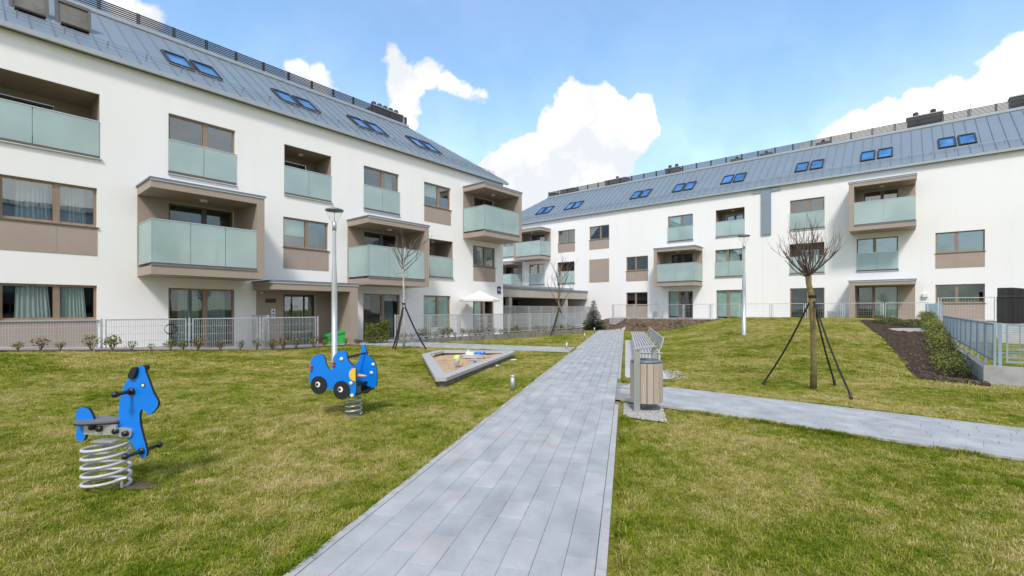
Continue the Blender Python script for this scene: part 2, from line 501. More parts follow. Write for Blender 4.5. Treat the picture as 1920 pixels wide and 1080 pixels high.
# ------------------------------------------------------------------ mesh helper
class MB:
    def __init__(s):
        s.v = []
        s.f = []
        s.m = []
        s.cur = 0

    def add(s, vs, fs):
        o = len(s.v)
        s.v.extend([tuple(p) for p in vs])
        for f in fs:
            s.f.append(tuple(i + o for i in f))
            s.m.append(s.cur)
        return s

    def box(s, x0, x1, y0, y1, z0, z1):
        if x0 > x1: x0, x1 = x1, x0
        if y0 > y1: y0, y1 = y1, y0
        if z0 > z1: z0, z1 = z1, z0
        return s.add([(x0, y0, z0), (x1, y0, z0), (x1, y1, z0), (x0, y1, z0), (x0, y0, z1), (x1, y0, z1), (x1, y1, z1), (x0, y1, z1)],
                     [(0, 3, 2, 1), (4, 5, 6, 7), (0, 1, 5, 4), (1, 2, 6, 5), (2, 3, 7, 6), (3, 0, 4, 7)])

    def tube(s, p0, p1, r0, r1=None, n=8, cap=True):
        r1 = r0 if r1 is None else r1
        a, b = Vector(p0), Vector(p1)
        d = (b - a)
        if d.length < 1e-6: return s
        d.normalize()
        u = d.orthogonal().normalized()
        w = d.cross(u)
        vs = []
        for c, r in ((a, r0), (b, r1)):
            for i in range(n):
                t = 2 * math.pi * i / n
                vs.append(c + u * (r * math.cos(t)) + w * (r * math.sin(t)))
        fs = [(i, (i + 1) % n, n + (i + 1) % n, n + i) for i in range(n)]
        if cap:
            fs += [tuple(range(n - 1, -1, -1)), tuple(range(n, 2 * n))]
        return s.add(vs, fs)

    def path(s, pts, rad, n=6):
        """one continuous tube along points; rad: number or list"""
        pts = [Vector(p) for p in pts]
        k = len(pts)
        rs = rad if isinstance(rad, (list, tuple)) else [rad] * k
        vs = []
        u = None
        for i, p in enumerate(pts):
            d = (pts[min(i + 1, k - 1)] - pts[max(i - 1, 0)]).normalized()
            if u is None:
                u = d.orthogonal().normalized()
            else:
                u = (u - d * u.dot(d)).normalized()
            w = d.cross(u)
            for j in range(n):
                t = 2 * math.pi * j / n
                vs.append(p + u * (rs[i] * math.cos(t)) + w * (rs[i] * math.sin(t)))
        fs = []
        for i in range(k - 1):
            for j in range(n):
                fs.append((i * n + j, i * n + (j + 1) % n, (i + 1) * n + (j + 1) % n, (i + 1) * n + j))
        fs += [tuple(range(n - 1, -1, -1)), tuple(range((k - 1) * n, k * n))]
        return s.add(vs, fs)

    def lathe(s, prof, c=(0, 0, 0), n=20):
        vs = []
        for r, z in prof:
            for i in range(n):
                t = 2 * math.pi * i / n
                vs.append((c[0] + r * math.cos(t), c[1] + r * math.sin(t), c[2] + z))
        fs = []
        for k in range(len(prof) - 1):
            for i in range(n):
                fs.append((k * n + i, k * n + (i + 1) % n, (k + 1) * n + (i + 1) % n, (k + 1) * n + i))
        fs += [tuple(range(n - 1, -1, -1)), tuple(range((len(prof) - 1) * n, len(prof) * n))]
        return s.add(vs, fs)

    def plate(s, pts, y0, y1, side_mat=None):
        """outline in x-z, extruded in y"""
        n = len(pts)
        vs = [(x, y0, z) for x, z in pts] + [(x, y1, z) for x, z in pts]
        s.add(vs, [tuple(range(n)), tuple(range(2 * n - 1, n - 1, -1))])
        o = len(s.v) - 2 * n
        for i in range(n):
            s.f.append((o + i, o + n + i, o + n + (i + 1) % n, o + (i + 1) % n))
            s.m.append(s.cur if side_mat is None else side_mat)
        return s

    def prism(s, pts, z0, z1):
        """outline in x-y, extruded in z"""
        n = len(pts)
        vs = [(x, y, z0) for x, y in pts] + [(x, y, z1) for x, y in pts]
        fs = [tuple(range(n - 1, -1, -1)), tuple(range(n, 2 * n))]
        fs += [(i, (i + 1) % n, n + (i + 1) % n, n + i) for i in range(n)]
        return s.add(vs, fs)

    def ball(s, c, r, n=10, k=6):
        prof = [(max(r * math.sin(math.pi * i / k), 1e-4), -r * math.cos(math.pi * i / k)) for i in range(k + 1)]
        return s.lathe(prof, c, n)

    def mesh(s, name, mats, smooth=False):
        me = bpy.data.meshes.new(name)
        me.from_pydata(s.v, [], s.f)
        if not isinstance(mats, (list, tuple)): mats = [mats]
        for m in mats: me.materials.append(m)
        if len(mats) > 1:
            me.polygons.foreach_set('material_index', s.m)
        if smooth:
            me.polygons.foreach_set('use_smooth', [True] * len(me.polygons))
        me.update()
        return me

    def build(s, name, mats, parent=None, smooth=False):
        return obj(name, s.mesh(name, mats, smooth), parent)


def obj(name, me, parent=None, loc=None, rz=0):
    o = bpy.data.objects.new(name, me)
    COL.objects.link(o)
    o.parent = parent
    if loc: o.location = loc
    if rz: o.rotation_euler.z = rz
    return o


def thing(name, label, cat, loc=(0, 0, 0), rz=0, group=None):
    o = obj(name, None, None, loc, rz)
    o['label'] = label
    o['category'] = cat
    if group: o['group'] = group
    return o


def tag(o, label, cat, group=None):
    o['label'] = label
    o['category'] = cat
    if group: o['group'] = group
    return o


def struct(o):
    o['kind'] = 'structure'
    return o


def stuff(o, label=None, cat=None):
    o['kind'] = 'stuff'
    if label: o['label'] = label
    if cat: o['category'] = cat
    return o


def copy_tree(o, loc, rz=0, label=None, group=None, scale=None):
    c = o.copy()
    COL.objects.link(c)
    c.location = loc
    c.rotation_euler = (0, 0, rz)
    if scale: c.scale = scale
    if label: c['label'] = label
    if group: c['group'] = group
    for ch in list(o.children):
        k = ch.copy()
        COL.objects.link(k)
        k.parent = c
        for g in ch.children:
            h = g.copy()
            COL.objects.link(h)
            h.parent = k
    return c


# ------------------------------------------------------------------ site geometry
P1 = np.array([-12.89, 14.52]); U1 = np.array([.6427, .7661]); N1 = np.array([.7661, -.6427])
P2 = np.array([24.63, 27.05]); U2 = np.array([.7661, -.6427]); N2 = np.array([-.6427, -.7661])
RZ1 = math.atan2(U1[1], U1[0]); RZ2 = math.atan2(U2[1], U2[0])
PD = np.array([.2375, .9714]); QD = np.array([.9714, -.2375]); PO = np.array([.565, 2.787])   # main path
SM = np.array([.678, .735]); SE = np.array([.735, -.678])                                   # right side path normal, direction
C0, C1 = 7.2, 9.08
FC = np.array([10.39, 10.0]); FD = np.array([.6427, .7661])                                  # blue fence corner and direction


def w1(s, v):            # along the left facade, out from it
    p = P1 + s * U1 + v * N1
    return float(p[0]), float(p[1])


def w2(s, v):
    p = P2 + s * U2 + v * N2
    return float(p[0]), float(p[1])


def pab(a, b):           # along the path, across it (b>0 right)
    p = PO + a * PD + b * QD
    return float(p[0]), float(p[1])


def sm(e0, e1, x):
    t = np.clip((x - e0) / (e1 - e0), 0, 1)
    return t * t * (3 - 2 * t)


def T(x, y):
    x = np.asarray(x, float); y = np.asarray(y, float)
    rx, ry = x - PO[0], y - PO[1]
    a = rx * PD[0] + ry * PD[1]
    b = rx * QD[0] + ry * QD[1]
    # left lawn
    s1 = (x - P1[0]) * U1[0] + (y - P1[1]) * U1[1]
    v1 = (x - P1[0]) * N1[0] + (y - P1[1]) * N1[1]
    zf = np.clip(.41 - .065 * s1, .13, .75) * (1 - sm(9, 17, s1))
    dp = np.clip(-1.9 - b, 0, None)
    ww = dp / (dp + np.clip(v1 - 1.9, 0, None) + 1e-6)
    zl = zf * ww ** 1.15
    # right mound
    d2 = (x - P2[0]) * N2[0] + (y - P2[1]) * N2[1]
    prof = np.interp(d2, [0, 2.5, 5, 9, 14.3, 22, 27.4, 40], [.86, .98, 1.12, 1.02, .70, .20, 0, 0])
    zr = prof * sm(1.9, 7.6, b)
    df = -((x - FC[0]) * FD[1] - (y - FC[1]) * FD[0])         # >0 left of the fence line
    zr = zr * (1 - .95 * sm(4.5, .8, np.abs(df)) * sm(14, 20.5, d2))
    bank = np.maximum(.80 * sm(35.9, 38.6, y) * sm(0, 3, b + 4), .84 * sm(4.45, 2.95, d2) * sm(-1.5, .5, b))
    zr = np.maximum(zr, bank)
    df = -((x - FC[0]) * FD[1] - (y - FC[1]) * FD[0])         # >0 left of the fence line
    zr = zr - .33 * sm(3.0, 0.2, np.abs(df)) * sm(0, 6, d2 - 3) * sm(23, 18, d2)
    garden = np.where((df < 0) & (d2 > 3.2) & (d2 < 22.2), 1.0, 0.0)
    zr = zr * (1 - garden) + garden * (-.05)
    z = np.where(b > 0, np.maximum(zr, -.05), zl)
    z = np.where((b < 0) & (bank > 0), np.maximum(z, bank * sm(-4.2, -1.5, b)), z)
    behind = sm(0, -6, y)
    z = z * (1 - behind)
    return z


def Tz(x, y):
    return float(T(x, y))


def placed(px, y):
    """ground point seen at that direction (terrain followed)"""
    Y = 1.6 * 871 / (y - 580)
    for _ in range(30):
        X = (px - 960) / 871 * Y
        Y = .5 * Y + .5 * (1.6 - Tz(X, Y)) * 871 / (y - 580)
    return (px - 960) / 871 * Y, Y, Tz((px - 960) / 871 * Y, Y)


# ground: one sheet, fine where it is seen, coarse to the horizon
def build_ground():
    def axis(lo, hi, st, far):
        mid = list(np.arange(lo, hi + 1e-6, st))
        ext = [far * f for f in (.12, .25, .5, 1)]
        return [lo - e for e in reversed(ext)] + mid + [hi + e for e in ext]
    xs = axis(-22, 34, .22, 900)
    ys = axis(-8, 56, .22, 900)
    X, Y = np.meshgrid(xs, ys)
    Z = T(X, Y)
    # shallow unevenness of turf
    Z = Z + .012 * np.sin(X * 1.7 + 1.3 * np.sin(Y * .9)) * np.cos(Y * 1.4 + np.sin(X * .8)) - .012
    nx, ny = len(xs), len(ys)
    v = np.stack([X.ravel(), Y.ravel(), Z.ravel()], 1)
    idx = np.arange(nx * ny).reshape(ny, nx)
    f = np.stack([idx[:-1, :-1].ravel(), idx[:-1, 1:].ravel(), idx[1:, 1:].ravel(), idx[1:, :-1].ravel()], 1)
    me = bpy.data.meshes.new('ground')
    me.from_pydata(v.tolist(), [], f.tolist())
    me.materials.append(MT['lawn'])
    me.polygons.foreach_set('use_smooth', [True] * len(me.polygons))
    struct(obj('ground', me))


build_ground()


def sheet(name, A, B, n, m, mat, lift, jitter=0.0):
    """terrain-following sheet lofted between two polylines A and B"""
    def samp(P, k):
        P = np.array(P, float)
        d = np.r_[0, np.cumsum(np.hypot(*np.diff(P, axis=0).T))]
        t = np.linspace(0, d[-1], k)
        return np.stack([np.interp(t, d, P[:, 0]), np.interp(t, d, P[:, 1])], 1)
    a, b = samp(A, n), samp(B, n)
    vs = []
    for i in range(m):
        q = a + (b - a) * (i / (m - 1))
        for x, y in q:
            edge = i in (0, m - 1)
            z = Tz(x, y) + lift + (0 if edge else jitter * (random.random() - .3))
            vs.append((x, y, z))
    fs = [(i * n + j, i * n + j + 1, (i + 1) * n + j + 1, (i + 1) * n + j) for i in range(m - 1) for j in range(n - 1)]
    mb = MB().add(vs, fs)
    return mb.build(name, mat, None, True)


# ------------------------------------------------------------------ paths and pavers
_pmesh = {}


def paver_mesh(w, l, k):
    key = (round(w, 3), round(l, 3), k)
    if key not in _pmesh:
        h, c = .03, .0022
        g = .0011
        x0, x1, y0, y1 = g, w - g, g, l - g
        mb = MB()
        mb.add([(x0, y0, 0), (x1, y0, 0), (x1, y1, 0), (x0, y1, 0),
                (x0, y0, h - c), (x1, y0, h - c), (x1, y1, h - c), (x0, y1, h - c),
                (x0 + c, y0 + c, h), (x1 - c, y0 + c, h), (x1 - c, y1 - c, h), (x0 + c, y1 - c, h)],
               [(0, 1, 5, 4), (1, 2, 6, 5), (2, 3, 7, 6), (3, 0, 4, 7), (4, 5, 9, 8), (5, 6, 10, 9), (6, 7, 11, 10), (7, 4, 8, 11), (8, 9, 10, 11)])
        _pmesh[key] = mb.mesh('paver', PAVE[k])
    return _pmesh[key]


def lay(name, org, along, right, width_rows, rw, a0, a1, limit, near, clip=None, zf=None, kerb=(True, True), kclip=None):
    """lay pavers in rows along a direction. org: origin; rows spread to the right"""
    ang = math.atan2(-right[0] * 0 + right[1], right[0])
    W = width_rows * rw
    ga = np.arange(a0, a1 + .01, 1.0)
    mbp = MB()
    base = []
    for a in ga:
        for b in (0, W):
            p = org + a * along + b * right
            base.append((p[0], p[1], (zf(p[0], p[1]) if zf else 0) + .010))
    k = len(ga)
    mbp.add(base, [(2 * i, 2 * i + 1, 2 * i + 3, 2 * i + 2) for i in range(k - 1)])
    root = struct(mbp.build(name, MT['joint']))
    cells = []
    for r in range(width_rows):
        a = a0 - random.random() * .5
        while a < a1:
            l = random.choice([.28, .36, .36, .46])
            if a + l > a1: break
            ctr = org + (a + l / 2) * along + (r + .5) * rw * right
            if a >= a0 and (clip is None or clip(ctr[0], ctr[1])):
                cells.append((float(np.hypot(*(ctr - near))), a, r, l))
            a += l
    cells.sort()
    rest = {}
    for i, (d, a, r, l) in enumerate(cells):
        p = org + a * along + r * rw * right
        z = (zf(p[0], p[1]) if zf else 0) + .004 + random.uniform(-.0012, .0012)
        ci = random.choices(range(6), [3, 4, 3, 2, 3, 2])[0]
        if i < limit:
            o = obj('paver', paver_mesh(rw, l, ci), root, (p[0], p[1], z), ang)
        else:
            rest.setdefault(ci, []).append((p, l, z))
    if rest:
        mb = MB()
        g, h = .0035, .03
        for ci, lst in rest.items():
            mb.cur = ci
            for p, l, z in lst:
                q = [p + b * right + a * along for b, a in ((g, g), (rw - g, g), (rw - g, l - g), (g, l - g))]
                mb.add([(c[0], c[1], z + h) for c in q] + [(c[0], c[1], z) for c in q],
                       [(0, 1, 2, 3), (4, 5, 1, 0), (5, 6, 2, 1), (6, 7, 3, 2), (7, 4, 0, 3)])
        stuff(mb.build('far_pavers', PAVE, root))
    # kerb stones one metre long
    for side, on in enumerate(kerb):
        if not on: continue
        b0 = -.065 if side == 0 else W + .0035
        a = a0
        mesh = MB()
        c = .006
        mesh = MB().box(0.001, .0635, .002, .998, 0, .032).mesh('kerb_stone', MT['kerb'])
        while a < a1 - .5:
            p = org + a * along + b0 * right
            ctr = org + (a + .5) * along + b0 * right
            if kclip is None or kclip(side, ctr[0], ctr[1]):
                obj('kerb_stone', mesh, root, (p[0], p[1], (zf(ctr[0], ctr[1]) if zf else 0) + .006), ang)
            a += 1.0
    return root


def cc(x, y):
    return SM[0] * x + SM[1] * y


def ab(x, y):
    r = np.array([x, y]) - PO
    return float(r @ PD), float(r @ QD)


# main path: rows run along it; its left edge is 1.84 m left of the right edge
lay('path', PO + (-1.775) * QD, PD, QD, 9, .19, -5.0, 33.0, 300, np.array([0.3, 2.8]),
    kclip=lambda side, x, y: not (side == 0 and 14.3 < ab(x, y)[0] < 16.4) and not (side == 1 and C0 - .1 < cc(x, y) < C1 - .1))
# right side path, parallel to the right building
o2 = SM * (C0 + .065)
a_st = float(SE @ np.array([2.0, 7.6])) - .4
lay('side_path', o2, -SE, SM, 9, .19, -a_st - 18, -a_st + 2.6, 300, np.array([4.2, 6.2]),
    clip=lambda x, y: ab(x, y)[1] > .10, kclip=lambda side, x, y: ab(x, y)[1] > .45)
# left side path to the entrance
lay('entrance_path', PO + 14.42 * PD - 1.90 * QD, -QD, PD, 10, .19, 0, 9.6, 0, np.array([0, 0]), zf=lambda x, y: Tz(x, y))
# cross strip at the far end of the main path
xs_, ys_ = pab(33.0, -2.6), pab(33.0, 5.0)
sheetA = [pab(33.02, -2.6), pab(33.02, .1)]
sheetB = [pab(33.6, -2.6), pab(33.6, .1)]
struct(sheet('far_path', sheetA, sheetB, 8, 3, MT['kerb'], .03))

# grey gravel-paved pad under the long bench and gravel patches
def pad_points(a0, a1, b0, b1): return [pab(a0, b0), pab(a1, b0)], [pab(a0, b1), pab(a1, b1)]
A, B = pad_points(8.2, 21.6, .10, 1.06)
bench_pad = struct(sheet('bench_pad', A, B, 40, 6, MT['concrete_pale'], .022))
A, B = [pab(4.25, .08), pab(5.22, .08)], [pab(4.12, .62), pab(4.92, .66)]
bin_pad = struct(sheet('bin_pad', A, B, 12, 8, MT['gravel'], .02, .012))


def scatter_stones(name, pts, rmin, rmax, mat, label, cat, zoff=.02):
    mb = MB()
    for x, y in pts:
        r = random.uniform(rmin, rmax)
        z = Tz(x, y) + zoff
        a = random.random() * 6.28
        vs = []
        for k in range(5):
            t = a + k * 1.2566
            q = r * random.uniform(.75, 1.15)
            vs.append((x + q * math.cos(t), y + q * math.sin(t), z))
        for k in range(5):
            t = a + k * 1.2566
            q = r * random.uniform(.4, .65)
            vs.append((x + q * math.cos(t), y + q * math.sin(t), z + r * random.uniform(.5, .9)))
        mb.add(vs, [(k, (k + 1) % 5, 5 + (k + 1) % 5, 5 + k) for k in range(5)] + [(5, 6, 7, 8, 9)])
    o = mb.build(name, mat)
    stuff(o, label, cat)


pts = [pab(random.uniform(4.22, 5.20) - .22 * t, .1 + .58 * t) for t in [random.random() for _ in range(1100)]]
pts += [pab(8.3 + 1.5 * random.random(), 1.08 + random.random() ** 2 * .40) for _ in range(190)]
scatter_stones('gravel', pts, .012, .026, MT['gravel'], 'pale loose gravel around the litter bin and beside the bench', 'gravel', .015)


# ------------------------------------------------------------------ buildings
class Bld:
    def __init__(s, name, label, P, rz, dz):
        s.root = thing(name, label, 'building', (P[0], P[1], 0), rz)
        s.op = []
        s.dz = dz

    def wall(s, x0, x1, z0, z1, depth, rev=.22, mat='plaster'):
        xs = sorted({x0, x1} | {a for o in s.op for a in o[:2]})
        zs = sorted({z0, z1} | {a for o in s.op for a in o[2:4]})
        mb = MB()
        for i in range(len(xs) - 1):
            cx = (xs[i] + xs[i + 1]) / 2
            k = 0
            while k < len(zs) - 1:
                cz = (zs[k] + zs[k + 1]) / 2
                if any(o[0] < cx < o[1] and o[2] < cz < o[3] for o in s.op):
                    k += 1
                    continue
                mb.add([(xs[i], 0, zs[k]), (xs[i + 1], 0, zs[k]), (xs[i + 1], 0, zs[k + 1]), (xs[i], 0, zs[k + 1])], [(0, 1, 2, 3)])
                k += 1
        for o in s.op:
            a, b, c, d = o[:4]
            r = rev
            if len(o) > 4 and o[4]: r = .06
            mb.add([(a, 0, c), (b, 0, c), (b, 0, d), (a, 0, d), (a, r, c), (b, r, c), (b, r, d), (a, r, d)],
                   [(0, 4, 5, 1), (1, 5, 6, 2), (2, 6, 7, 3), (3, 7, 4, 0)])
        mb.add([(x0, 0, z0), (x0, depth, z0), (x0, depth, z1), (x0, 0, z1)], [(0, 3, 2, 1)])
        mb.add([(x1, 0, z0), (x1, depth, z0), (x1, depth, z1), (x1, 0, z1)], [(0, 1, 2, 3)])
        mb.add([(x0, depth, z0), (x1, depth, z0), (x1, depth, z1), (x0, depth, z1)], [(0, 3, 2, 1)])
        mb.build('wall', MT[mat], s.root)

    # --- a window: frame with children pane, sill, cladding_panel, blind, curtain
    def window(s, x0, x1, z0, z1, split=.56, panel=None, curtains=None, blinds=(), sill=True, y=.09, frame='frame', room=True, opening=True, lab=None):
        if opening: s.op.append((x0, x1, z0, z1))
        fw = .065
        xm = x0 + (x1 - x0) * split
        mw = .075
        mb = MB()
        y0, y1 = y, y + .07
        mb.box(x0, x0 + fw, y0, y1, z0, z1).box(x1 - fw, x1, y0, y1, z0, z1)
        mb.box(xm - mw, xm + mw, y0 - .008, y1, z0, z1)
        for a, b in ((x0 + fw, xm - mw), (xm + mw, x1 - fw)):
            mb.box(a, b, y0, y1, z0, z0 + fw + .02).box(a, b, y0, y1, z1 - fw, z1)
        w = mb.build('window', MT[frame], s.root)
        if lab: w['label'] = lab
        for i, (a, b) in enumerate(((x0 + fw, xm - mw), (xm + mw, x1 - fw))):
            MB().box(a, b, y + .03, y + .045, z0 + fw + .02, z1 - fw).build('pane', MT['pane'] if z0 > 3 + s.dz else MT['pane_low'], w)
            if i in blinds:
                zb = z0 + (z1 - z0) * (.42 if z1 - z0 < 1.6 else .12)
                MB().box(a, b, y + .085, y + .095, zb, z1 - fw).build('blind', MT['blind'], w)
            if curtains and i in curtains:
                mc = MB()
                g0, g1 = (a + .26, b - .10) if i == 0 else (a + .04, b - .22)
                n = 40
                vs = []
                for j in range(n + 1):
                    t = j / n
                    xx = g0 + (g1 - g0) * t
                    yy = y + .13 + .035 * math.sin(t * 46 + 1.3 * math.sin(t * 9)) + .012 * math.sin(t * 101)
                    sw = .10 * (t - .3)
                    vs += [(xx + sw, yy, z0 + .05), (xx, yy, z1 - .02)]
                mc.add(vs, [(2 * j, 2 * j + 2, 2 * j + 3, 2 * j + 1) for j in range(n)])
                mc.build('curtain', MT[curtains[i]], w, True)
        if room:
            r = MB()
            a, b, c, d, q0, q1 = x0, x1, z0, z1, .22, 1.5
            r.add([(a, q0, c), (b, q0, c), (b, q0, d), (a, q0, d), (a - .3, q1, c - .2), (b + .3, q1, c - .2), (b + .3, q1, d), (a - .3, q1, d)],
                  [(0, 1, 5, 4), (1, 2, 6, 5), (2, 3, 7, 6), (3, 0, 4, 7), (4, 5, 6, 7)])
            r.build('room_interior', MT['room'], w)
        if sill:
            MB().box(x0 - .03, x1 + .04, -.05, .10, z0 - .035, z0 - .002).build('sill', MT['dark_frame'] if panel else MT['rail'], w)
        if panel:
            zp = panel
            for a, b in ((x0, xm - .004), (xm + .004, x1)):
                MB().box(a, b, -.014, .03, zp, z0 - .045).build('cladding_panel', MT['taupe'], w)
        return w

    def glass_front(s, parent, x0, x1, y, z0, z1, n=2, side=None, d=1.6):
        g = .008
        L_ = (x1 - x0) / n
        for i in range(n):
            MB().box(x0 + i * L_ + g, x0 + (i + 1) * L_ - g, y - .008, y + .008, z0 + .03, z1).build('glass_panel', MT['frost'], parent)
        MB().box(x0, x1, y - .02, y + .02, z1 + .001, z1 + .028).build('rail', MT['rail'], parent)
        MB().box(x0, x1, y - .024, y + .024, z0 - .05, z0 + .028).build('base_channel', MT['dark_frame'], parent)

    def french(s, x0, x1, z0, z1, split=.54, blinds=(), glass=True, curtains=None):
        w = s.window(x0, x1, z0, z1, split, None, curtains, blinds, sill=False)
        if glass:
            s.glass_front(w, x0 - .01, x1 + .02, -.03, z0 + .02, z0 + 1.10)
            MB().box(x0 - .02, x1 + .05, -.06, .08, z0 - .075, z0 - .04).build('sill', MT['rail'], w)
        return w

    def loggia(s, x0, x1, z0, z1, n=2, depth=1.5):
        s.op.append((x0, x1, z0, z1, True))
        mb = MB()
        a, b, c, d, q0, q1 = x0 + .004, x1 - .004, z0 + .004, z1 - .004, .03, depth
        dx0, dx1, dz1 = x0 + (x1 - x0) * .18, x1 - (x1 - x0) * .20, z1 - .22
        V = [(a, q0, c), (b, q0, c), (b, q0, d), (a, q0, d), (a, q1, c), (b, q1, c), (b, q1, d), (a, q1, d)]
        mb.add(V, [(0, 1, 5, 4), (1, 2, 6, 5), (2, 3, 7, 6), (3, 0, 4, 7)])
        mb.add([(a, q1, c), (dx0, q1, c), (dx0, q1, d), (a, q1, d)], [(0, 1, 2, 3)])
        mb.add([(dx1, q1, c), (b, q1, c), (b, q1, d), (dx1, q1, d)], [(0, 1, 2, 3)])
        mb.add([(dx0, q1, dz1), (dx1, q1, dz1), (dx1, q1, d), (dx0, q1, d)], [(0, 1, 2, 3)])
        lo = mb.build('loggia', MT['taupe'], s.root)
        fr = MB()
        xm = (dx0 + dx1) / 2
        for u, v in ((dx0, dx0 + .07), (xm - .07, xm + .07), (dx1 - .07, dx1)):
            fr.box(u, v, q1 + .02, q1 + .09, c, dz1)
        fr.box(dx0 + .07, xm - .07, q1 + .02, q1 + .09, dz1 - .07, dz1).box(xm + .07, dx1 - .07, q1 + .02, q1 + .09, dz1 - .07, dz1)
        fr.build('door_frame', MT['dark_frame'], lo)
        MB().box(dx0 + .07, xm - .07, q1 + .04, q1 + .055, c, dz1 - .07).build('pane', MT['pane'], lo)
        MB().box(xm + .07, dx1 - .07, q1 + .04, q1 + .055, c, dz1 - .07).build('pane', MT['pane'], lo)
        r = MB()
        r.add([(dx0, q1 + .1, c), (dx1, q1 + .1, c), (dx1, q1 + .1, dz1), (dx0, q1 + .1, dz1), (dx0, q1 + 1.2, c), (dx1, q1 + 1.2, c), (dx1, q1 + 1.2, dz1), (dx0, q1 + 1.2, dz1)],
              [(0, 1, 5, 4), (1, 2, 6, 5), (2, 3, 7, 6), (3, 0, 4, 7), (4, 5, 6, 7)])
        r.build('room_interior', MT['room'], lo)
        MB().lathe([(.11, 0), (.10, -.06), (.04, -.07)], ((x0 + x1) / 2, depth * .5, z1 - .005), 14).build('ceiling_lamp', MT['white_plastic'], lo)
        s.glass_front(lo, x0 + .005, x1 - .005, -.012, z0 + .03, z0 + 1.12, n)
        MB().box(x0 - .02, x1 + .05, -.07, .10, z0 - .055, z0 - .025).build('sill', MT['rail'], lo)
        return lo

    def box_balcony(s, x0, x1, zb, fin='R', d=1.7, door=(None, None), n=3, panes=()):
        """cantilevered box: floor and roof slab, one solid side, glass on the front and the other side"""
        mb = MB()
        ft, h = .25, 2.95
        zf, zr = zb + .30, zb + 2.66
        ya, yb = -d, -.004
        fx0, fx1 = (x1 - ft, x1) if fin == 'R' else (x0, x0 + ft)
        ox0, ox1 = (x0, x1 - ft) if fin == 'R' else (x0 + ft, x1)
        mb.box(fx0, fx1, ya, yb, zb, zb + h - .03)
        mb.box(ox0, ox1, ya, yb, zb, zf - .03)
        mb.box(ox0, ox1, ya, yb, zr, zb + h - .03)
        dx0, dx1 = door
        # taupe back wall round the door
        yy0, yy1 = -.03, -.004
        mb.box(ox0, dx0, yy0, yy1, zf, zr - .002).box(dx1, ox1, yy0, yy1, zf, zr - .002).box(dx0, dx1, yy0, yy1, zf + 2.28, zr - .002)
        b = mb.build('balcony', MT['taupe'], s.root)
        fl = MB().box(x0 - .04, x1 + .04, ya - .05, -.003, zb + h - .028, zb + h + .02)
        fl.build('roof_flashing', MT['zinc_dark'], b)
        MB().box(x0 - .02, x1 + .02, ya - .03, ya + .02, zb + h - .075, zb + h - .03).build('drip_edge', MT['rail'], b)
        MB().box(ox0, ox1, ya - .03, ya + .12, zf - .028, zf + .012).build('floor_edge', MT['zinc_dark'], b)
        gz0, gz1 = zf + .04, zf + 1.38
        gx0, gx1 = (x0 + .03, x1 - ft) if fin == 'R' else (x0 + ft, x1 - .03)
        s.glass_front(b, gx0, gx1, ya + .02, gz0, gz1, n)
        for k in range(n + 1):
            px_ = gx0 + .04 + (gx1 - gx0 - .08) * k / n
            MB().box(px_ - .02, px_ + .02, ya + .045, ya + .065, gz0, gz1).build('baluster', MT['rail'], b)
        sx = gx0 if fin == 'R' else gx1
        for k in range(1):
            MB().box(sx - .008, sx + .008, ya + .05, -.05, gz0 + .03, gz1).build('glass_panel', MT['frost'], b)
        MB().box(sx - .02, sx + .02, ya + .041, -.05, gz1 + .001, gz1 + .028).build('rail', MT['rail'], b)
        MB().lathe([(.12, 0), (.11, -.05), (.04, -.06)], ((x0 + x1) / 2, -d / 2, zr), 14).build('ceiling_lamp', MT['white_plastic'], b)
        s.window(dx0, dx1, zf, zf + 2.28, .54, sill=False, frame='dark_frame')
        return b

    # --- roof
    def roof(s, x0, x1, e, hip, deck_depth, K=4.1, sl=3.05 / 4.1, pitch=.5):
        """hip: 'R' or 'L' end hipped"""
        k0 = -.16
        phi = math.atan(sl)
        zk = lambda k: e + sl * k
        xe = x1 if hip == 'R' else x0
        sg = 1 if hip == 'R' else -1
        mb = MB()
        zt = zk(K)
        # flat deck and parapet band at the top of the slope
        a, b_ = (x0, x1 - K) if hip == 'R' else (x0 + K, x1)
        mb.box(a, b_, K + .03, deck_depth, zt - .25, zt + .05)
        roof = mb.build('roof', MT['zinc_dark'], s.root)
        MB().box(a, b_ + (.0), K + .05, K + .20, zt + .052, zt + .21).build('parapet', MT['gutter'], roof)
        MB().box(a, b_, K - .05, K + .06, zt - .01, zt + .035).build('ridge_trim', MT['zinc_dark'], roof)
        # sloped panels
        n = int(math.ceil((x1 - x0 + .16) / pitch))
        for i in range(n):
            xa = (x0 if hip == 'R' else x1) + sg * i * pitch
            xb = xa + sg * pitch

            def kmax(x):
                return min(K, (xe - x) * sg)
            lim = xe + sg * .16
            if (lim - xa) * sg <= .02: continue
            if (xb - lim) * sg > 0: xb = lim
            ka, kb = kmax(xa), kmax(xb)
            pts = [(xa, k0), (xb, k0), (xb, max(kb, k0 + .001)), (xa, ka)]
            if ka < kb: pts = pts
            if (ka - K) * (kb - K) == 0 and ka != kb and (ka == K or kb == K):
                xm = xe - sg * K
                pts = [(xa, k0), (xb, k0), (xb, max(kb, k0 + .001)), (xm, K), (xa, ka)]
            if sg < 0: pts = pts[::-1]
            m2 = MB()
            nn = len(pts)
            top = [(x, k, zk(k)) for x, k in pts]
            bot = [(x, k + .02, zk(k) - .03) for x, k in pts]
            m2.add(top + bot, [tuple(range(nn)), tuple(range(2 * nn - 1, nn - 1, -1))] + [(j, nn + j, nn + (j + 1) % nn, (j + 1) % nn) for j in range(nn)])
            # standing seam on the edge
            c, sn = math.cos(phi), math.sin(phi)
            h = .035
            u0, u1 = xa - .010, xa + .010
            q = [(u0, k0, 0), (u1, k0, 0), (u1, ka, 0), (u0, ka, 0), (u0, k0, h), (u1, k0, h), (u1, ka, h), (u0, ka, h)]
            m2.cur = 1
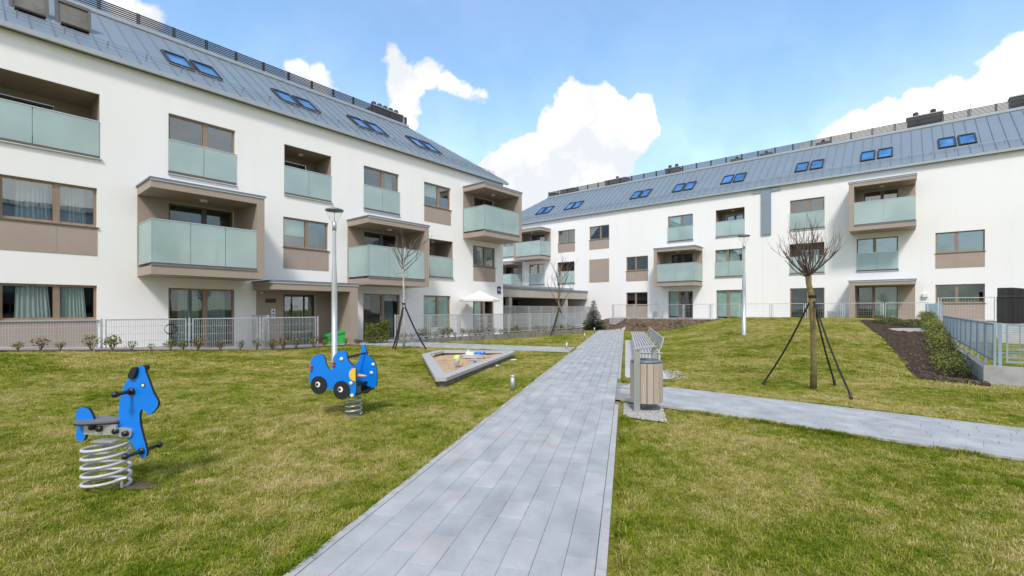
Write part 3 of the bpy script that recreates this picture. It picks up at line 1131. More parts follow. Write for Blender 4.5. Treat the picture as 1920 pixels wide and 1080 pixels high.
            m2.add([(x, k - sn * hh, zk(k) + c * hh) for x, k, hh in q], [(4, 5, 6, 7), (0, 1, 5, 4), (1, 2, 6, 5), (2, 3, 7, 6), (3, 0, 4, 7)])
            m2.build('roof_panel', [MT['zinc'], MT['seam']], roof)
        # hipped end: a sloping face down to the end wall
        he = MB()
        xo = xe + sg * .16
        xi = xe - sg * K
        D = deck_depth
        he.add([(xo, k0, zk(k0)), (xo, D, zk(k0)), (xi, D, zt), (xi, K, zt)], [(0, 1, 2, 3) if hip == 'R' else (3, 2, 1, 0)])
        he.build('hip_end_panel', MT['zinc'], roof)
        cap = MB()
        cap.tube((xo, k0, zk(k0) + .02), (xi, K, zt + .02), .035, n=6)
        cap.build('hip_cap', MT['gutter'], roof)
        # closing slabs, gutter
        gy0, gy1 = -.25, -.14
        g = MB().box(x0 - (.24 if hip == 'L' else 0), x1 + (.24 if hip == 'R' else 0), gy0, gy1, e - .30, e - .15)
        g.build('gutter', MT['gutter'], roof)
        MB().box(x0, x1, gy1 + .004, .0 - .003, e - .20, e - .16).build('soffit', MT['gutter'], roof)
        MB().box(x0, x1, -.03, -.003, e - .28, e - .205).build('eaves_trim', MT['louvre'], roof)
        # snow guard: two thin pipes on brackets
        sgd = MB()
        xa, xb = (x0, x1 - .4) if hip == 'R' else (x0 + .4, x1)
        for hh in (.10, .19):
            sgd.tube((xa, .42 - math.sin(phi) * hh, zk(.42) + math.cos(phi) * hh), (xb, .42 - math.sin(phi) * hh, zk(.42) + math.cos(phi) * hh), .012, n=5)
        x = xa + .25
        while x < xb:
            sgd.tube((x, .42, zk(.42)), (x, .42 - math.sin(phi) * .22, zk(.42) + math.cos(phi) * .22), .016, n=4)
            x += 1.0
        sgd.build('snow_guard', MT['gutter'], s.root)
        # railing along the top
        rl = thing_part('roof_railing', s.root)
        ry = K + .26
        za = zt + .20
        for i in range(7):
            MB().box(a, b_, ry - .018, ry + .018, za + .012 + i * .078, za + .056 + i * .078).build('slat', MT['black_metal'], rl)
        pm = MB().box(-.05, -.012, -.03, .03, 0, .58).box(.012, .05, -.03, .03, 0, .58).mesh('railing_post', MT['black_metal'])
        x = b_ - .05 if hip == 'R' else a + .05
        while a <= x <= b_:
            obj('railing_post', pm, rl, (x, ry + .045, za - .02))
            x -= sg * 1.2
        s.e, s.sl, s.phi = e, sl, phi

    def skylight(s, x0, x1, k0=.93, k1=2.08, tilt=0, lab=None):
        e, sl, phi = s.e, s.sl, s.phi
        c, sn = math.cos(phi), math.sin(phi)
        rot = Matrix.Rotation(R(-tilt), 3, 'X')
        mid = (k0 + k1) / 2
        ln = (k1 - k0) / c

        def P(x, t, h):      # t along slope from the middle, h normal
            t2, h2 = t, h
            if tilt:
                ca, sa = math.cos(R(tilt)), math.sin(R(tilt))
                t2, h2 = t * ca + h * sa, -t * sa + h * ca + .05
            return (x, mid + t2 * c - h2 * sn, e + sl * mid + t2 * sn + h2 * c)

        def sbox(mb, xa, xb, ta, tb, ha, hb):
            vs = [P(x, t, h) for h in (ha, hb) for x, t in ((xa, ta), (xb, ta), (xb, tb), (xa, tb))]
            mb.add(vs, [(0, 3, 2, 1), (4, 5, 6, 7), (0, 1, 5, 4), (1, 2, 6, 5), (2, 3, 7, 6), (3, 0, 4, 7)])
        t0, t1 = -ln / 2, ln / 2
        f = .075
        mb = MB()
        sbox(mb, x0, x0 + f, t0, t1, -.02, .10)
        sbox(mb, x1 - f, x1, t0, t1, -.02, .10)
        sbox(mb, x0 + f, x1 - f, t0, t0 + f, -.02, .10)
        sbox(mb, x0 + f, x1 - f, t1 - f - .04, t1, -.02, .11)
        w = mb.build('skylight', MT['black_metal'] if not tilt else MT['louvre'], s.root)
        if lab: w['label'] = lab
        p = MB()
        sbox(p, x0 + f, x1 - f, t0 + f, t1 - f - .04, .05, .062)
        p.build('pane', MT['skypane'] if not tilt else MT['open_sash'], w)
        if tilt:
            q = MB()
            tl = tilt
            tilt_save = tilt
            # timber lining seen under the open sash
            q.box(x0 + .1, x1 - .1, k0 + .05, k1 - .1, e + sl * mid - .25, e + sl * mid - .2)
            q.build('lining', MT['room'], w)


def thing_part(name, parent):
    o = bpy.data.objects.new(name, None)
    COL.objects.link(o)
    o.parent = parent
    return o


# ---------------- left building
b1 = Bld('apartment_building', 'white apartment block on the left with zinc roof and blue house number plate', P1, RZ1, 0)
X0, X1 = -13.0, 19.18
F2, F1, F0 = 8.32, 5.37, 2.34
# second floor
b1.loggia(-4.4, 0.0, 6.32, F2, 3, 1.6)
b1.french(1.78, 3.86, 6.30, F2)
b1.loggia(5.67, 7.70, 6.30, F2)
b1.french(9.31, 11.29, 6.30, F2, curtains={1: 'curtain_grey'})
b1.window(12.88, 14.76, 7.10, F2, panel=6.25, blinds=(0,))
b1.box_balcony(15.70, 18.95, 5.65, 'R', door=(16.6, 18.3), n=2)
# first floor
b1.window(-2.11, -.06, 4.15, F1, panel=3.27, split=.56, curtains={0: 'curtain_grey', 1: 'curtain_grey'})
b1.box_balcony(.93, 4.22, 2.68, 'R', door=(1.78, 3.80), n=3)
b1.window(5.63, 7.57, 4.15, F1, panel=3.27, blinds=(0,), split=.52)
b1.box_balcony(8.47, 11.78, 2.68, 'R', door=(9.31, 11.2), n=3)
b1.loggia(13.22, 14.92, 3.32, F1, 1)
b1.window(16.52, 18.45, 4.15, F1, panel=3.27)
# ground floor
b1.window(-2.11, -.06, 1.27, F0, panel=.05, curtains={0: 'curtain', 1: 'curtain'})
b1.french(1.78, 3.84, .22, F0, glass=False, curtains={0: 'curtain_grey', 1: 'curtain_grey'})
b1.french(9.28, 11.35, .12, F0, glass=False, curtains={1: 'curtain_grey'})
b1.french(12.84, 14.76, .10, F0, glass=False, blinds=(0, 1))
b1.french(16.52, 18.38, .10, F0, glass=False, curtains={0: 'curtain'})
# openings further left, outside the frame
b1.window(-6.9, -5.0, 4.15, F1, panel=3.27)
b1.window(-6.9, -5.0, 1.27, F0, panel=.4)
b1.french(-9.6, -7.6, 6.30, F2)
# entrance: door opening under a canopy with one side wall
b1.op.append((5.62, 6.98, .12, 2.22))
ent = MB()
ent.box(4.5, 7.95, -1.7, -.004, 2.33, 2.62)                    # canopy
ent.box(7.60, 7.95, -1.7, -.004, .05, 2.328)                   # side wall
ent.box(4.60, 5.62, -.03, -.003, .10, 2.328).box(6.98, 7.598, -.03, -.003, .10, 2.328).box(5.62, 6.98, -.03, -.003, 2.22, 2.328)
entr = ent.build('entrance_porch', MT['taupe'], b1.root)
MB().box(4.44, 8.01, -1.76, -.003, 2.622, 2.68).build('roof_flashing', MT['zinc_dark'], entr)
MB().box(4.47, 7.98, -1.73, -1.68, 2.56, 2.618).build('drip_edge', MT['rail'], entr)
MB().box(4.42, 4.50, -1.74, -.01, 2.56, 2.60).build('gutter', MT['gutter'], entr)
dd = MB().box(5.64, 5.72, .08, .16, .12, 2.2).box(6.50, 6.56, .08, .16, .12, 2.2).box(6.88, 6.96, .08, .16, .12, 2.2).box(5.72, 6.50, .08, .16, 2.12, 2.2).box(6.56, 6.88, .08, .16, 2.12, 2.2).box(5.72, 6.50, .08, .16, .12, .22).box(6.56, 6.88, .08, .16, .12, .22)
door = dd.build('entrance_door', MT['door'], b1.root)
MB().box(5.72, 6.50, .11, .125, .22, 2.12).build('pane', MT['pane'], door)
MB().box(6.56, 6.88, .11, .125, .22, 2.12).build('pane', MT['pane'], door)
MB().box(6.05, 6.30, .10, .108, 1.55, 1.74).build('paper_notice', MT['white_plastic'], door)
MB().tube((6.44, .05, .9), (6.44, .05, 1.5), .018, n=8).build('handle', MT['rail'], door)
MB().add([(5.62, .22, .12), (6.98, .22, .12), (6.98, .22, 2.22), (5.62, .22, 2.22), (5.62, 2.5, .12), (6.98, 2.5, .12), (6.98, 2.5, 2.22), (5.62, 2.5, 2.22)],
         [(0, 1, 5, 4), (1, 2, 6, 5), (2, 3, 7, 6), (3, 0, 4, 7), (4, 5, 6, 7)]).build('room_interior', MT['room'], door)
ic = MB().box(5.14, 5.30, -.045, -.031, 1.22, 1.62).build('intercom_panel', MT['rail'], b1.root)
MB().lathe([(.035, 0), (.03, .008)], (0, 0, 0), 10).build('intercom_button', MT['black_plastic'], ic).matrix_local = Matrix.Translation((5.22, -.046, 1.52)) @ Matrix.Rotation(R(90), 4, 'X')
MB().lathe([(.035, 0), (.03, .008)], (0, 0, 0), 10).build('intercom_button', MT['black_plastic'], ic).matrix_local = Matrix.Translation((5.22, -.046, 1.38)) @ Matrix.Rotation(R(90), 4, 'X')
MB().box(4.92, 5.32, -.04, -.031, 1.86, 2.03).build('address_plaque', MT['sign_dark'], b1.root)
cm = MB().lathe([(.05, 0), (.05, .05), (.03, .08)], (4.78, -.08, 2.2), 10).box(4.76, 4.80, -.08, -.031, 2.2, 2.24)
cm.build('security_camera', MT['white_plastic'], b1.root)
# house number plate "9A"
pl = MB().box(18.62, 18.94, -.035, -.004, 2.58, 3.02).build('house_number_plate', MT['sign_blue'], b1.root)
fc = bpy.data.curves.new('house_number', 'FONT')
fc.body = '9A'
fc.size = .26
fc.extrude = .003
fc.align_x = 'CENTER'
fc.align_y = 'CENTER'
tmpo = bpy.data.objects.new('tmp_text', fc)
COL.objects.link(tmpo)
dg = bpy.context.evaluated_depsgraph_get()
tm = bpy.data.meshes.new_from_object(tmpo.evaluated_get(dg))
bpy.data.objects.remove(tmpo)
tm.materials.clear()
tm.materials.append(MT['white_plastic'])
num = obj('house_number', tm, pl)
num.matrix_local = Matrix.Translation((18.78, -.040, 2.80)) @ Matrix.Rotation(R(90), 4, 'X')
b1.wall(X0, X1, -.4, 9.60, 12.0)
b1.roof(X0, X1, 9.72, 'R', 12.0)
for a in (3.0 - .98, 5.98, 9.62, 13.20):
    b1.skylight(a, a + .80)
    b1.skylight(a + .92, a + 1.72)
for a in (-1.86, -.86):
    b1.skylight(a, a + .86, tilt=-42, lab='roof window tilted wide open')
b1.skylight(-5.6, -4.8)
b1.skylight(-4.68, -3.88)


def chimney(B, x0, x1, k0, k1, h, vents, mat='chimney', slatted=False):
    zt = B.e + 3.05 + .05
    c = MB().box(x0, x1, k0, k1, zt - .02, zt + h).build('chimney', MT[mat], B.root)
    MB().box(x0 - .06, x1 + .06, k0 - .06, k1 + .06, zt + h + .001, zt + h + .06).build('chimney_cap', MT['gutter'], c)
    if slatted:
        for i in range(int(h / .09)):
            MB().box(x0 - .01, x1 + .01, k0 - .03, k0 - .005, zt + .05 + i * .09, zt + .085 + i * .09).build('louvre_slat', MT['louvre'], c)
    for i in range(vents):
        t = (i + .5) / vents
        MB().lathe([(.08, 0), (.08, .12), (.15, .14), (.15, .30), (.06, .36)], (x0 + (x1 - x0) * t, (k0 + k1) / 2, zt + h + .061), 10).build('vent_cowl', MT['black_metal'], c)


chimney(b1, 13.0, 15.0, 4.7, 5.5, .85, 5, 'louvre', True)


def aircon(x, y, z, rz, label, parentless=True, group=None):
    r = thing('air_conditioner', label, 'air conditioner', (x, y, z), rz, group)
    MB().box(-.4, .4, -.16, .16, .06, .62).build('casing', MT['ac'], r)
    MB().box(-.36, -.28, -.14, .14, 0, .058).box(.28, .36, -.14, .14, 0, .058).build('feet', MT['black_plastic'], r)
    g = MB()
    for k in range(5):
        rr = .04 + k * .045
        for i in range(16):
            a0, a1 = 6.283 * i / 16, 6.283 * (i + 1) / 16
            g.tube((-.1 + rr * math.cos(a0), -.168, .34 + rr * math.sin(a0)), (-.1 + rr * math.cos(a1), -.168, .34 + rr * math.sin(a1)), .005, n=4, cap=False)
    g.build('fan_grille', MT['black_plastic'], r)
    return r


# ---------------- right building
b2 = Bld('apartment_building', 'long white apartment block at the right with a tall zinc downpipe panel', P2, RZ2, .7)
G2, G1, G0 = 9.02, 6.04, 3.03
b2.french(-33.4, -31.6, 7.0, G2)
b2.box_balcony(-30.5, -27.3, 6.35, 'L', door=(-29.7, -28.0), n=2)
b2.window(-26.46, -24.57, 7.82, G2, panel=6.95)
b2.window(-23.05, -21.07, 7.82, G2, panel=6.95)
b2.french(-15.85, -13.87, 7.0, G2, blinds=(0,))
b2.loggia(-12.18, -10.19, 7.0, G2)
b2.french(-7.34, -5.37, 7.0, G2)
b2.box_balcony(-3.95, -.85, 6.35, 'L', door=(-3.3, -1.65), n=2)
b2.box_balcony(-33.9, -30.8, 3.38, 'L', door=(-33.1, -31.4), n=2)
b2.french(-29.92, -28.02, 4.02, G1)
b2.loggia(-26.52, -24.62, 4.02, G1)
# a blank cladding field without a window
blank = thing_part('blank_cladding', b2.root)
MB().box(-23.05, -22.07, -.014, -.001, 4.0, 6.06).build('cladding_panel', MT['taupe'], blank)
MB().box(-22.06, -21.07, -.014, -.001, 4.0, 6.06).build('cladding_panel', MT['taupe'], blank)
b2.window(-19.46, -17.51, 4.85, G1, panel=3.97, split=.44)
b2.box_balcony(-16.3, -13.15, 3.38, 'L', door=(-15.6, -13.87), n=2)
b2.french(-12.22, -10.33, 4.02, G1, split=.46, blinds=(0,), curtains={1: 'curtain'})
b2.loggia(-7.37, -5.37, 4.02, G1)
b2.french(-3.67, -1.65, 4.02, G1, split=.44)
b2.window(.02, 2.05, 4.85, G1, panel=3.97, split=.44)
b2.window(-19.46, -17.55, 1.95, G0, panel=.85, split=.44)
b2.french(-15.81, -13.87, .80, G0, glass=False, split=.46, blinds=(0,))
b2.french(-12.14, -10.33, .80, G0, glass=False, split=.46, blinds=(0, 1))
b2.french(-7.34, -5.37, .80, G0, glass=False)
b2.french(-3.67, -1.65, .80, G0, glass=False, split=.42, blinds=(1,))
b2.window(.02, 2.05, 1.95, G0, panel=.85, split=.44)
# outside the frame to the right
for z0, z1 in ((4.02, G1), (7.0, G2)):
    b2.french(6.0, 8.0, z0, z1)
b2.window(6.0, 8.0, 1.95, G0, panel=.85)
pc = MB().box(-3.95, -.87, -1.7, -.004, 3.04, 3.30).box(-3.95, -3.66, -1.7, -.004, .6, 3.038)
pc.box(-1.64, -.87, -.03, -.003, .8, 3.038)
porch = pc.build('terrace_porch', MT['taupe'], b2.root)
MB().box(-4.0, -.82, -1.75, -.003, 3.302, 3.35).build('roof_flashing', MT['zinc_dark'], porch)
MB().box(-3.98, -.84, -1.73, -1.68, 3.24, 3.298).build('drip_edge', MT['rail'], porch)
dp = MB().box(-9.08, -8.48, -.12, -.004, 6.85, 10.12).build('downpipe_panel', MT['zinc'], b2.root)
MB().box(-9.14, -8.42, -.18, -.004, 10.13, 10.30).build('rainwater_head', MT['zinc_dark'], dp)
MB().box(-9.7, -7.9, -.08, -.004, 9.85, 10.02).build('cross_trim', MT['gutter'], dp)
MB().box(-9.09, -8.47, -.128, -.121, 9.0, 9.03).build('joint_strip', MT['zinc_dark'], dp)
MB().box(-9.0, -8.99, -.006, -.001, .8, 6.84).build('expansion_joint', MT['rail'], b2.root)
MB().box(-16.9, -16.7, -.16, -.004, 2.02, 2.2).build('wall_lamp', MT['white_plastic'], b2.root)
MB().box(-.55, -.3, -.16, -.004, 2.32, 2.52).build('wall_lamp', MT['white_plastic'], b2.root)
Y0, Y1 = -34.8, 16.0
b2.wall(Y0, Y1, -.4, 10.30, 12.0)
b2.roof(Y0, Y1, 10.42, 'L', 12.0)
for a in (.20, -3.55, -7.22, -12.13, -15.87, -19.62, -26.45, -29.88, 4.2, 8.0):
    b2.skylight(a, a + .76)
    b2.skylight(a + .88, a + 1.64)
chimney(b2, -1.2, .55, 4.60, 5.4, .95, 2, 'louvre', True)
chimney(b2, -17.9, -16.7, 4.6, 5.4, .75, 2)
chimney(b2, -24.0, -21.8, 4.6, 5.6, .75, 1)
chimney(b2, -29.3, -27.6, 4.6, 5.6, .7, 0)
chimney(b2, -30.7, -30.1, 4.6, 5.6, .6, 0)
zt2 = 10.42 + 3.05
for x in (-12.0, -9.8, -6.0):
    u = MB().box(x - .45, x + .45, 4.9, 5.3, zt2 + .05, zt2 + .62).build('rooftop_unit', MT['chimney'], b2.root)
    MB().lathe([(.1, 0), (.1, .12), (.16, .14), (.05, .2)], (x, 5.1, zt2 + .621), 10).build('vent_cowl', MT['black_metal'], u)
MB().tube((1.1, 4.9, zt2), (1.1, 4.9, zt2 + 2.6), .018, .01, n=6).build('lightning_rod', MT['rail'], b2.root)
an = MB().tube((1.9, 5.0, zt2), (1.9, 5.0, zt2 + 1.35), .02, n=6).tube((1.6, 5.0, zt2 + 1.1), (2.2, 5.0, zt2 + 1.15), .012, n=5).tube((1.7, 5.0, zt2 + .98), (1.7, 5.0, zt2 + 1.25), .012, n=5)
an.build('antenna', MT['rail'], b2.root)
chimney(b2, 3.6, 5.0, 4.6, 5.4, .95, 0, 'louvre', True)

# ---------------- low link with the garage opening between the two blocks
lk = thing('garage_link', 'low flat-roofed taupe link with a dark garage opening between the two blocks', 'building', (P1[0], P1[1], 0), RZ1)
LX0, LX1, LY = 19.2, 33.66, 2.54
MB().box(LX0, LX1, LY, 11, 2.5, 3.12).build('roof_beam', MT['taupe_light'], lk)
MB().box(LX0, LX1, LY - .06, 11.02, 3.122, 3.26).build('roof_edge', MT['zinc_dark'], lk)
MB().box(LX0, LX1 - 1.3, LY + .6, 10.5, 3.262, 3.46).build('roof_kerb', MT['gutter'], lk)
for x in (22.8, 30.2):
    MB().box(x, x + .35, LY + .05, LY + .4, -.1, 2.498).build('column', MT['taupe_light'], lk)
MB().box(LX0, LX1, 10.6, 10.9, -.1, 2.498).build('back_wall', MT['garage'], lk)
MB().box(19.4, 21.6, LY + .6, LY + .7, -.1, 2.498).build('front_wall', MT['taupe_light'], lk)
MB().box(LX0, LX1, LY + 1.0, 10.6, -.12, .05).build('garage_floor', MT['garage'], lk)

# ---------------- unseen block added behind the camera, dark to darken the window reflections
b3 = Bld('apartment_building', 'unseen apartment block opposite the white ones, added dark for the windows to mirror', P1 + 50 * N1 + 14 * U1, math.atan2(-U1[1], -U1[0]), 0)
for k in range(8):
    xx = 2 + k * 5.2
    b3.window(xx, xx + 2, 7.1, 8.3, panel=6.25)
    b3.french(xx + .6, xx + 2.6, 3.3, 5.3)
    b3.window(xx, xx + 2, 1.2, 2.3, panel=.35)
b3.wall(0, 44, -.4, 9.6, 12, mat='mirrored_block')
b3.roof(0, 44, 9.72, 'R', 12, pitch=1.0)


# ------------------------------------------------------------------ fences
def fence(label, A, B, zbase, ztop, panel=2.0, bars='v', mat='fence', step=.055, post_w=.05, gap=.12, name='fence', wire=.0048, mid=True):
    """A,B: world xy; panels of framed wire between posts"""
    A, B = np.array(A, float), np.array(B, float)
    Ln = float(np.hypot(*(B - A)))
    rz = math.atan2(B[1] - A[1], B[0] - A[0])
    r = thing(name, label, 'fence', (A[0], A[1], 0), rz)
    n = max(1, round(Ln / panel))
    pl = Ln / n
    zb = zbase if callable(zbase) else (lambda x, y: zbase)
    for i in range(n + 1):
        x = min(i * pl, Ln)
        wx = A + (B - A) * (x / Ln)
        z0 = zb(wx[0], wx[1]) - .1
        MB().box(x - post_w / 2, x + post_w / 2, -.02, .02, z0, ztop + .02).build('post', MT[mat], r)
    for i in range(n):
        xa, xb = i * pl + gap / 2 + post_w / 2, (i + 1) * pl - gap / 2 - post_w / 2
        wm = A + (B - A) * ((xa + xb) / 2 / Ln)
        z0 = zb(wm[0], wm[1]) + .06
        fr = MB()
        t = .018
        fr.box(xa, xb, -t, t, ztop - .035, ztop).box(xa, xb, -t, t, z0, z0 + .035)
        fr.box(xa, xa + .03, -t, t, z0 + .035, ztop - .035).box(xb - .03, xb, -t, t, z0 + .035, ztop - .035)
        for zz in (z0 + .2, ztop - .2):
            fr.box(xa - gap / 2, xa, -.008, .008, zz, zz + .02).box(xb, xb + gap / 2, -.008, .008, zz, zz + .02)
        p = fr.build('panel', MT[mat], r)
        w = MB()
        if bars == 'v':
            k = int((xb - xa - .06) / step)
            for j in range(1, k):
                x = xa + .03 + j * (xb - xa - .06) / k
                w.box(x - wire, x + wire, -wire, wire, z0 + .035, ztop - .035)
            for q in (.25, .5, .75):
                zz = z0 + (ztop - z0) * q
                w.box(xa + .03, xb - .03, wire, wire * 3, zz - wire, zz + wire)
        else:
            k = int((ztop - z0) / .045)
            for j in range(1, k):
                zz = z0 + j * (ztop - z0) / k
                w.box(xa + .03, xb - .03, -wire, wire, zz - wire, zz + wire)
            for q in np.arange(xa + .2, xb - .05, .2):
                w.box(q - wire, q + wire, wire, wire * 3, z0 + .035, ztop - .035)
        stuff(w.build('wire_infill', MT[mat], p))
    return r


fence('pale galvanised fence with wire panels in front of the curtained ground-floor windows on the left', w1(-4.5, 1.5), w1(6.3, 1.5), Tz, 1.31, 2.0)
fence('short galvanised fence return running from the entrance terrace to the wall', w1(4.45, 1.45), w1(4.45, .1), Tz, 1.38, 1.4)
fence('galvanised garden fence above the concrete edging left of the main path', w1(9.25, 2.5), w1(24.4, 2.5), lambda x, y: .28, 1.36, 1.9, wire=.006)
fence('fence behind the garden fence, closing off the garage opening', w1(19.3, -1.7), w1(33.3, -1.7), lambda x, y: .3, 1.84, 1.6, wire=.008)
fence('thin galvanised terrace fence along the right building above the lawn mound', w2(-19.3, 2.7), w2(-.4, 2.7), lambda x, y: .90, 1.98, 1.9, step=.11, wire=.0025)
fence('galvanised fence of the raised terrace beside the black screen', w2(.0, 3.25), w2(6.5, 3.25), lambda x, y: .98, 2.22, 1.9, step=.11, wire=.0025)
fb = fence('blue-grey garden fence with flat posts rising behind the hedge on the right', (FC[0], FC[1]), tuple(FC + FD * 16.0), lambda x, y: .42, 1.30, 1.45, 'h', 'fence_blue', post_w=.07, gap=.05)
fence('blue-grey garden fence on the concrete wall at the right edge of the photo', (FC[0] + .06, FC[1] - .05), tuple(FC + U2 * 7.0), lambda x, y: .40, 1.29, 1.0, 'h', 'fence_blue', post_w=.06)

# retaining walls and concrete edging
def wall_run(name, label, A, B, z0, z1, th, mat, seg=1.0, part='wall_element'):
    A, B = np.array(A, float), np.array(B, float)
    Ln = float(np.hypot(*(B - A)))
    rz = math.atan2(B[1] - A[1], B[0] - A[0])
    r = thing(name, label, 'wall', (A[0], A[1], 0), rz)
    n = max(1, round(Ln / seg))
    for i in range(n):
        a, b = i * Ln / n, (i + 1) * Ln / n
        zz = z1(a) if callable(z1) else z1 + random.uniform(-.008, .008)
        y = random.uniform(-.006, .006)
        MB().box(a + .004, b - .004, y - th / 2, y + th / 2, z0, zz).build(part, MT[mat], r)
    return r


wall_run('concrete_palisade', 'low palisade of upright concrete stones under the garden fence left of the path', w1(9.2, 2.62), w1(24.5, 2.62), -.1, .27, .12, 'concrete_dark', .18, 'palisade_stone')
wall_run('retaining_wall', 'low grey concrete wall under the blue-grey fence at the right edge', tuple(FC - U2 * .19 - FD * .12), tuple(FC + U2 * 7.0 - FD * .12), -.3, .39, .14, 'concrete', 1.0)
wall_run('retaining_wall', 'concrete wall running back along the hedge under the blue-grey fence', tuple(FC - U2 * .12), tuple(FC + FD * 16.2 - U2 * .12), -.3,
         lambda a: max(.34, Tz(*(FC + FD * a - U2 * .5)) + .05), .12, 'concrete', 1.0)
wall_run('retaining_wall', 'pale concrete wall under the black screen and terrace fence', w2(-.1, 3.3), w2(9.0, 3.3), -.2, .96, .2, 'concrete_pale', 1.5)
wall_run('terrace_kerb', 'thin concrete edge of the terraces along the right building', w2(-19.5, 2.85), w2(-.3, 2.85), .3, .93, .12, 'concrete', 1.0)
_a, _b = placed(1668, 619), placed(1732, 623)
wall_run('planter_edge', 'short white concrete edge between the soil bed and the terrace shrubs', _a[:2], _b[:2], _a[2] - .1, _a[2] + .07, .12, 'concrete_pale', 1.2)
A, B = [w2(-19.6, 2.78), w2(-.2, 2.78)], [w2(-19.6, .0), w2(-.2, .0)]
struct(sheet('terrace', A, B, 30, 4, MT['concrete'], .0))
for o in [bpy.data.objects['terrace']]:
    for v in o.data.vertices: v.co.z = .875
A, B = [w2(-.2, 3.2), w2(12, 3.2)], [w2(-.2, .0), w2(12, .0)]
o = struct(sheet('upper_terrace', A, B, 12, 4, MT['concrete'], .0))
for v in o.data.vertices: v.co.z = .93
struct(sheet('house_edge_strip', [w1(-4.5, 1.62), w1(7.6, 1.62)], [w1(-4.5, 0), w1(7.6, 0)], 60, 5, MT['concrete'], .018))
struct(sheet('garden_terrace', [w1(9.2, 2.4), w1(24, 2.4)], [w1(9.2, 0), w1(24, 0)], 30, 4, MT['concrete'], .02))

# black privacy screen: uneven sheet hung on the terrace fence
scr = thing('privacy_screen', 'tall black reed privacy screen hung on the terrace fence at the right edge', 'screen', w2(2.15, 3.42) + (0,), RZ2)
nseg = 60
for k, (xa, xb) in enumerate([(0, 1.55), (1.6, 3.4), (3.42, 6.2)]):
    mb = MB()
    vs = []
    for j in range(nseg + 1):
        x = xa + (xb - xa) * j / nseg
        zt = 2.66 + .05 * math.sin(x * 3.1) - .06 * math.sin((x - xa) / (xb - xa) * math.pi) + random.uniform(-.012, .012)
        yy = .008 * math.sin(x * 9) + random.uniform(-.004, .004)
        vs += [(x, yy, .92), (x, yy * 1.5, zt), (x, yy + .03, .92), (x, yy * 1.5 + .03, zt)]
    fs = []
    for j in range(nseg):
        a, b = 4 * j, 4 * j + 4
        fs += [(a, b, b + 1, a + 1), (a + 2, a + 3, b + 3, b + 2), (a + 1, b + 1, b + 3, a + 3)]
    mb.add(vs, fs)
    mb.build('screen_sheet', MT['screen'], scr)
MB().tube((0, -.06, 2.24), (6.2, -.06, 2.24), .012, n=5).build('top_wire', MT['black_metal'], scr)

# ------------------------------------------------------------------ soil beds
bedL = [(16.3, 21.0), (14.6, 17.2), (12.0, 13.4), (10.0, 11.3), (8.75, 9.75), (8.9, 9.2)]
lineR = [tuple(FC + FD * t - U2 * .14) for t in (15.5, 11, 7, 3, 1, -.2)]
# lawn edge of the bed, measured along the mound
bedL = [w2(-2.6, 3.2), w2(-3.3, 6.0), w2(-3.5, 9.0), w2(-3.7, 13.0), w2(-3.4, 17.0), w2(-2.9, 20.0), w2(-2.2, 22.6), w2(-.95, 23.4)]
bedR = [w2(.35, 3.2), w2(.30, 6.0), w2(.30, 9.0), w2(.3, 13.0), w2(.3, 17.0), w2(.3, 20.0), w2(.3, 22.6), w2(.3, 23.3)]
cfx = float((FC - P2) @ U2)
bedR = [(w2(cfx - .14, v)) for v in (3.2, 6, 9, 13, 17, 20, 22.0, 22.6)]
bedL = [placed(*q)[:2] for q in ((1612, 602), (1640, 622), (1668, 648), (1695, 680), (1722, 710), (1765, 716), (1805, 719), (1858, 725))]
struct(sheet('soil_bed', bedL, bedR, 90, 26, MT['soil'], .015, .07))
soilA = [pab(33.7, -5.0), pab(33.7, -1.2), w2(-17.3, 4.45), w2(-14.8, 4.35), w2(-12.6, 3.8), w2(-10.3, 3.0)]
soilB = [pab(39.0, -8.0), w2(-22.5, .1), w2(-19.6, .1), w2(-19.5, 2.93), w2(-15.0, 2.93), w2(-10.2, 2.93)]
struct(sheet('soil_bank', soilA, soilB, 70, 24, MT['soil_dry'], .02, .06))
# strip of soil with young shrubs along the left fence
struct(sheet('shrub_strip', [w1(-4.5, 2.0), w1(8.2, 2.0)], [w1(-4.5, 1.62), w1(8.2, 1.62)], 70, 4, MT['soil_dry'], .012, .02))
st_pts = []
_bl, _br = np.array(bedL), np.array(bedR)
for _ in range(420):
    t = random.random() ** .7 * 6.9
    k = int(t); u = t - k
    a = _bl[k] * (1 - u) + _bl[min(k + 1, 7)] * u
    b = _br[k] * (1 - u) + _br[min(k + 1, 7)] * u
    st_pts.append(tuple(a + (b - a) * random.uniform(.06, .95)))
scatter_stones('soil_clods', st_pts, .02, .05, MT['soil_dry'], 'brown clods and small stones on the dark soil bed', 'stones', .03)


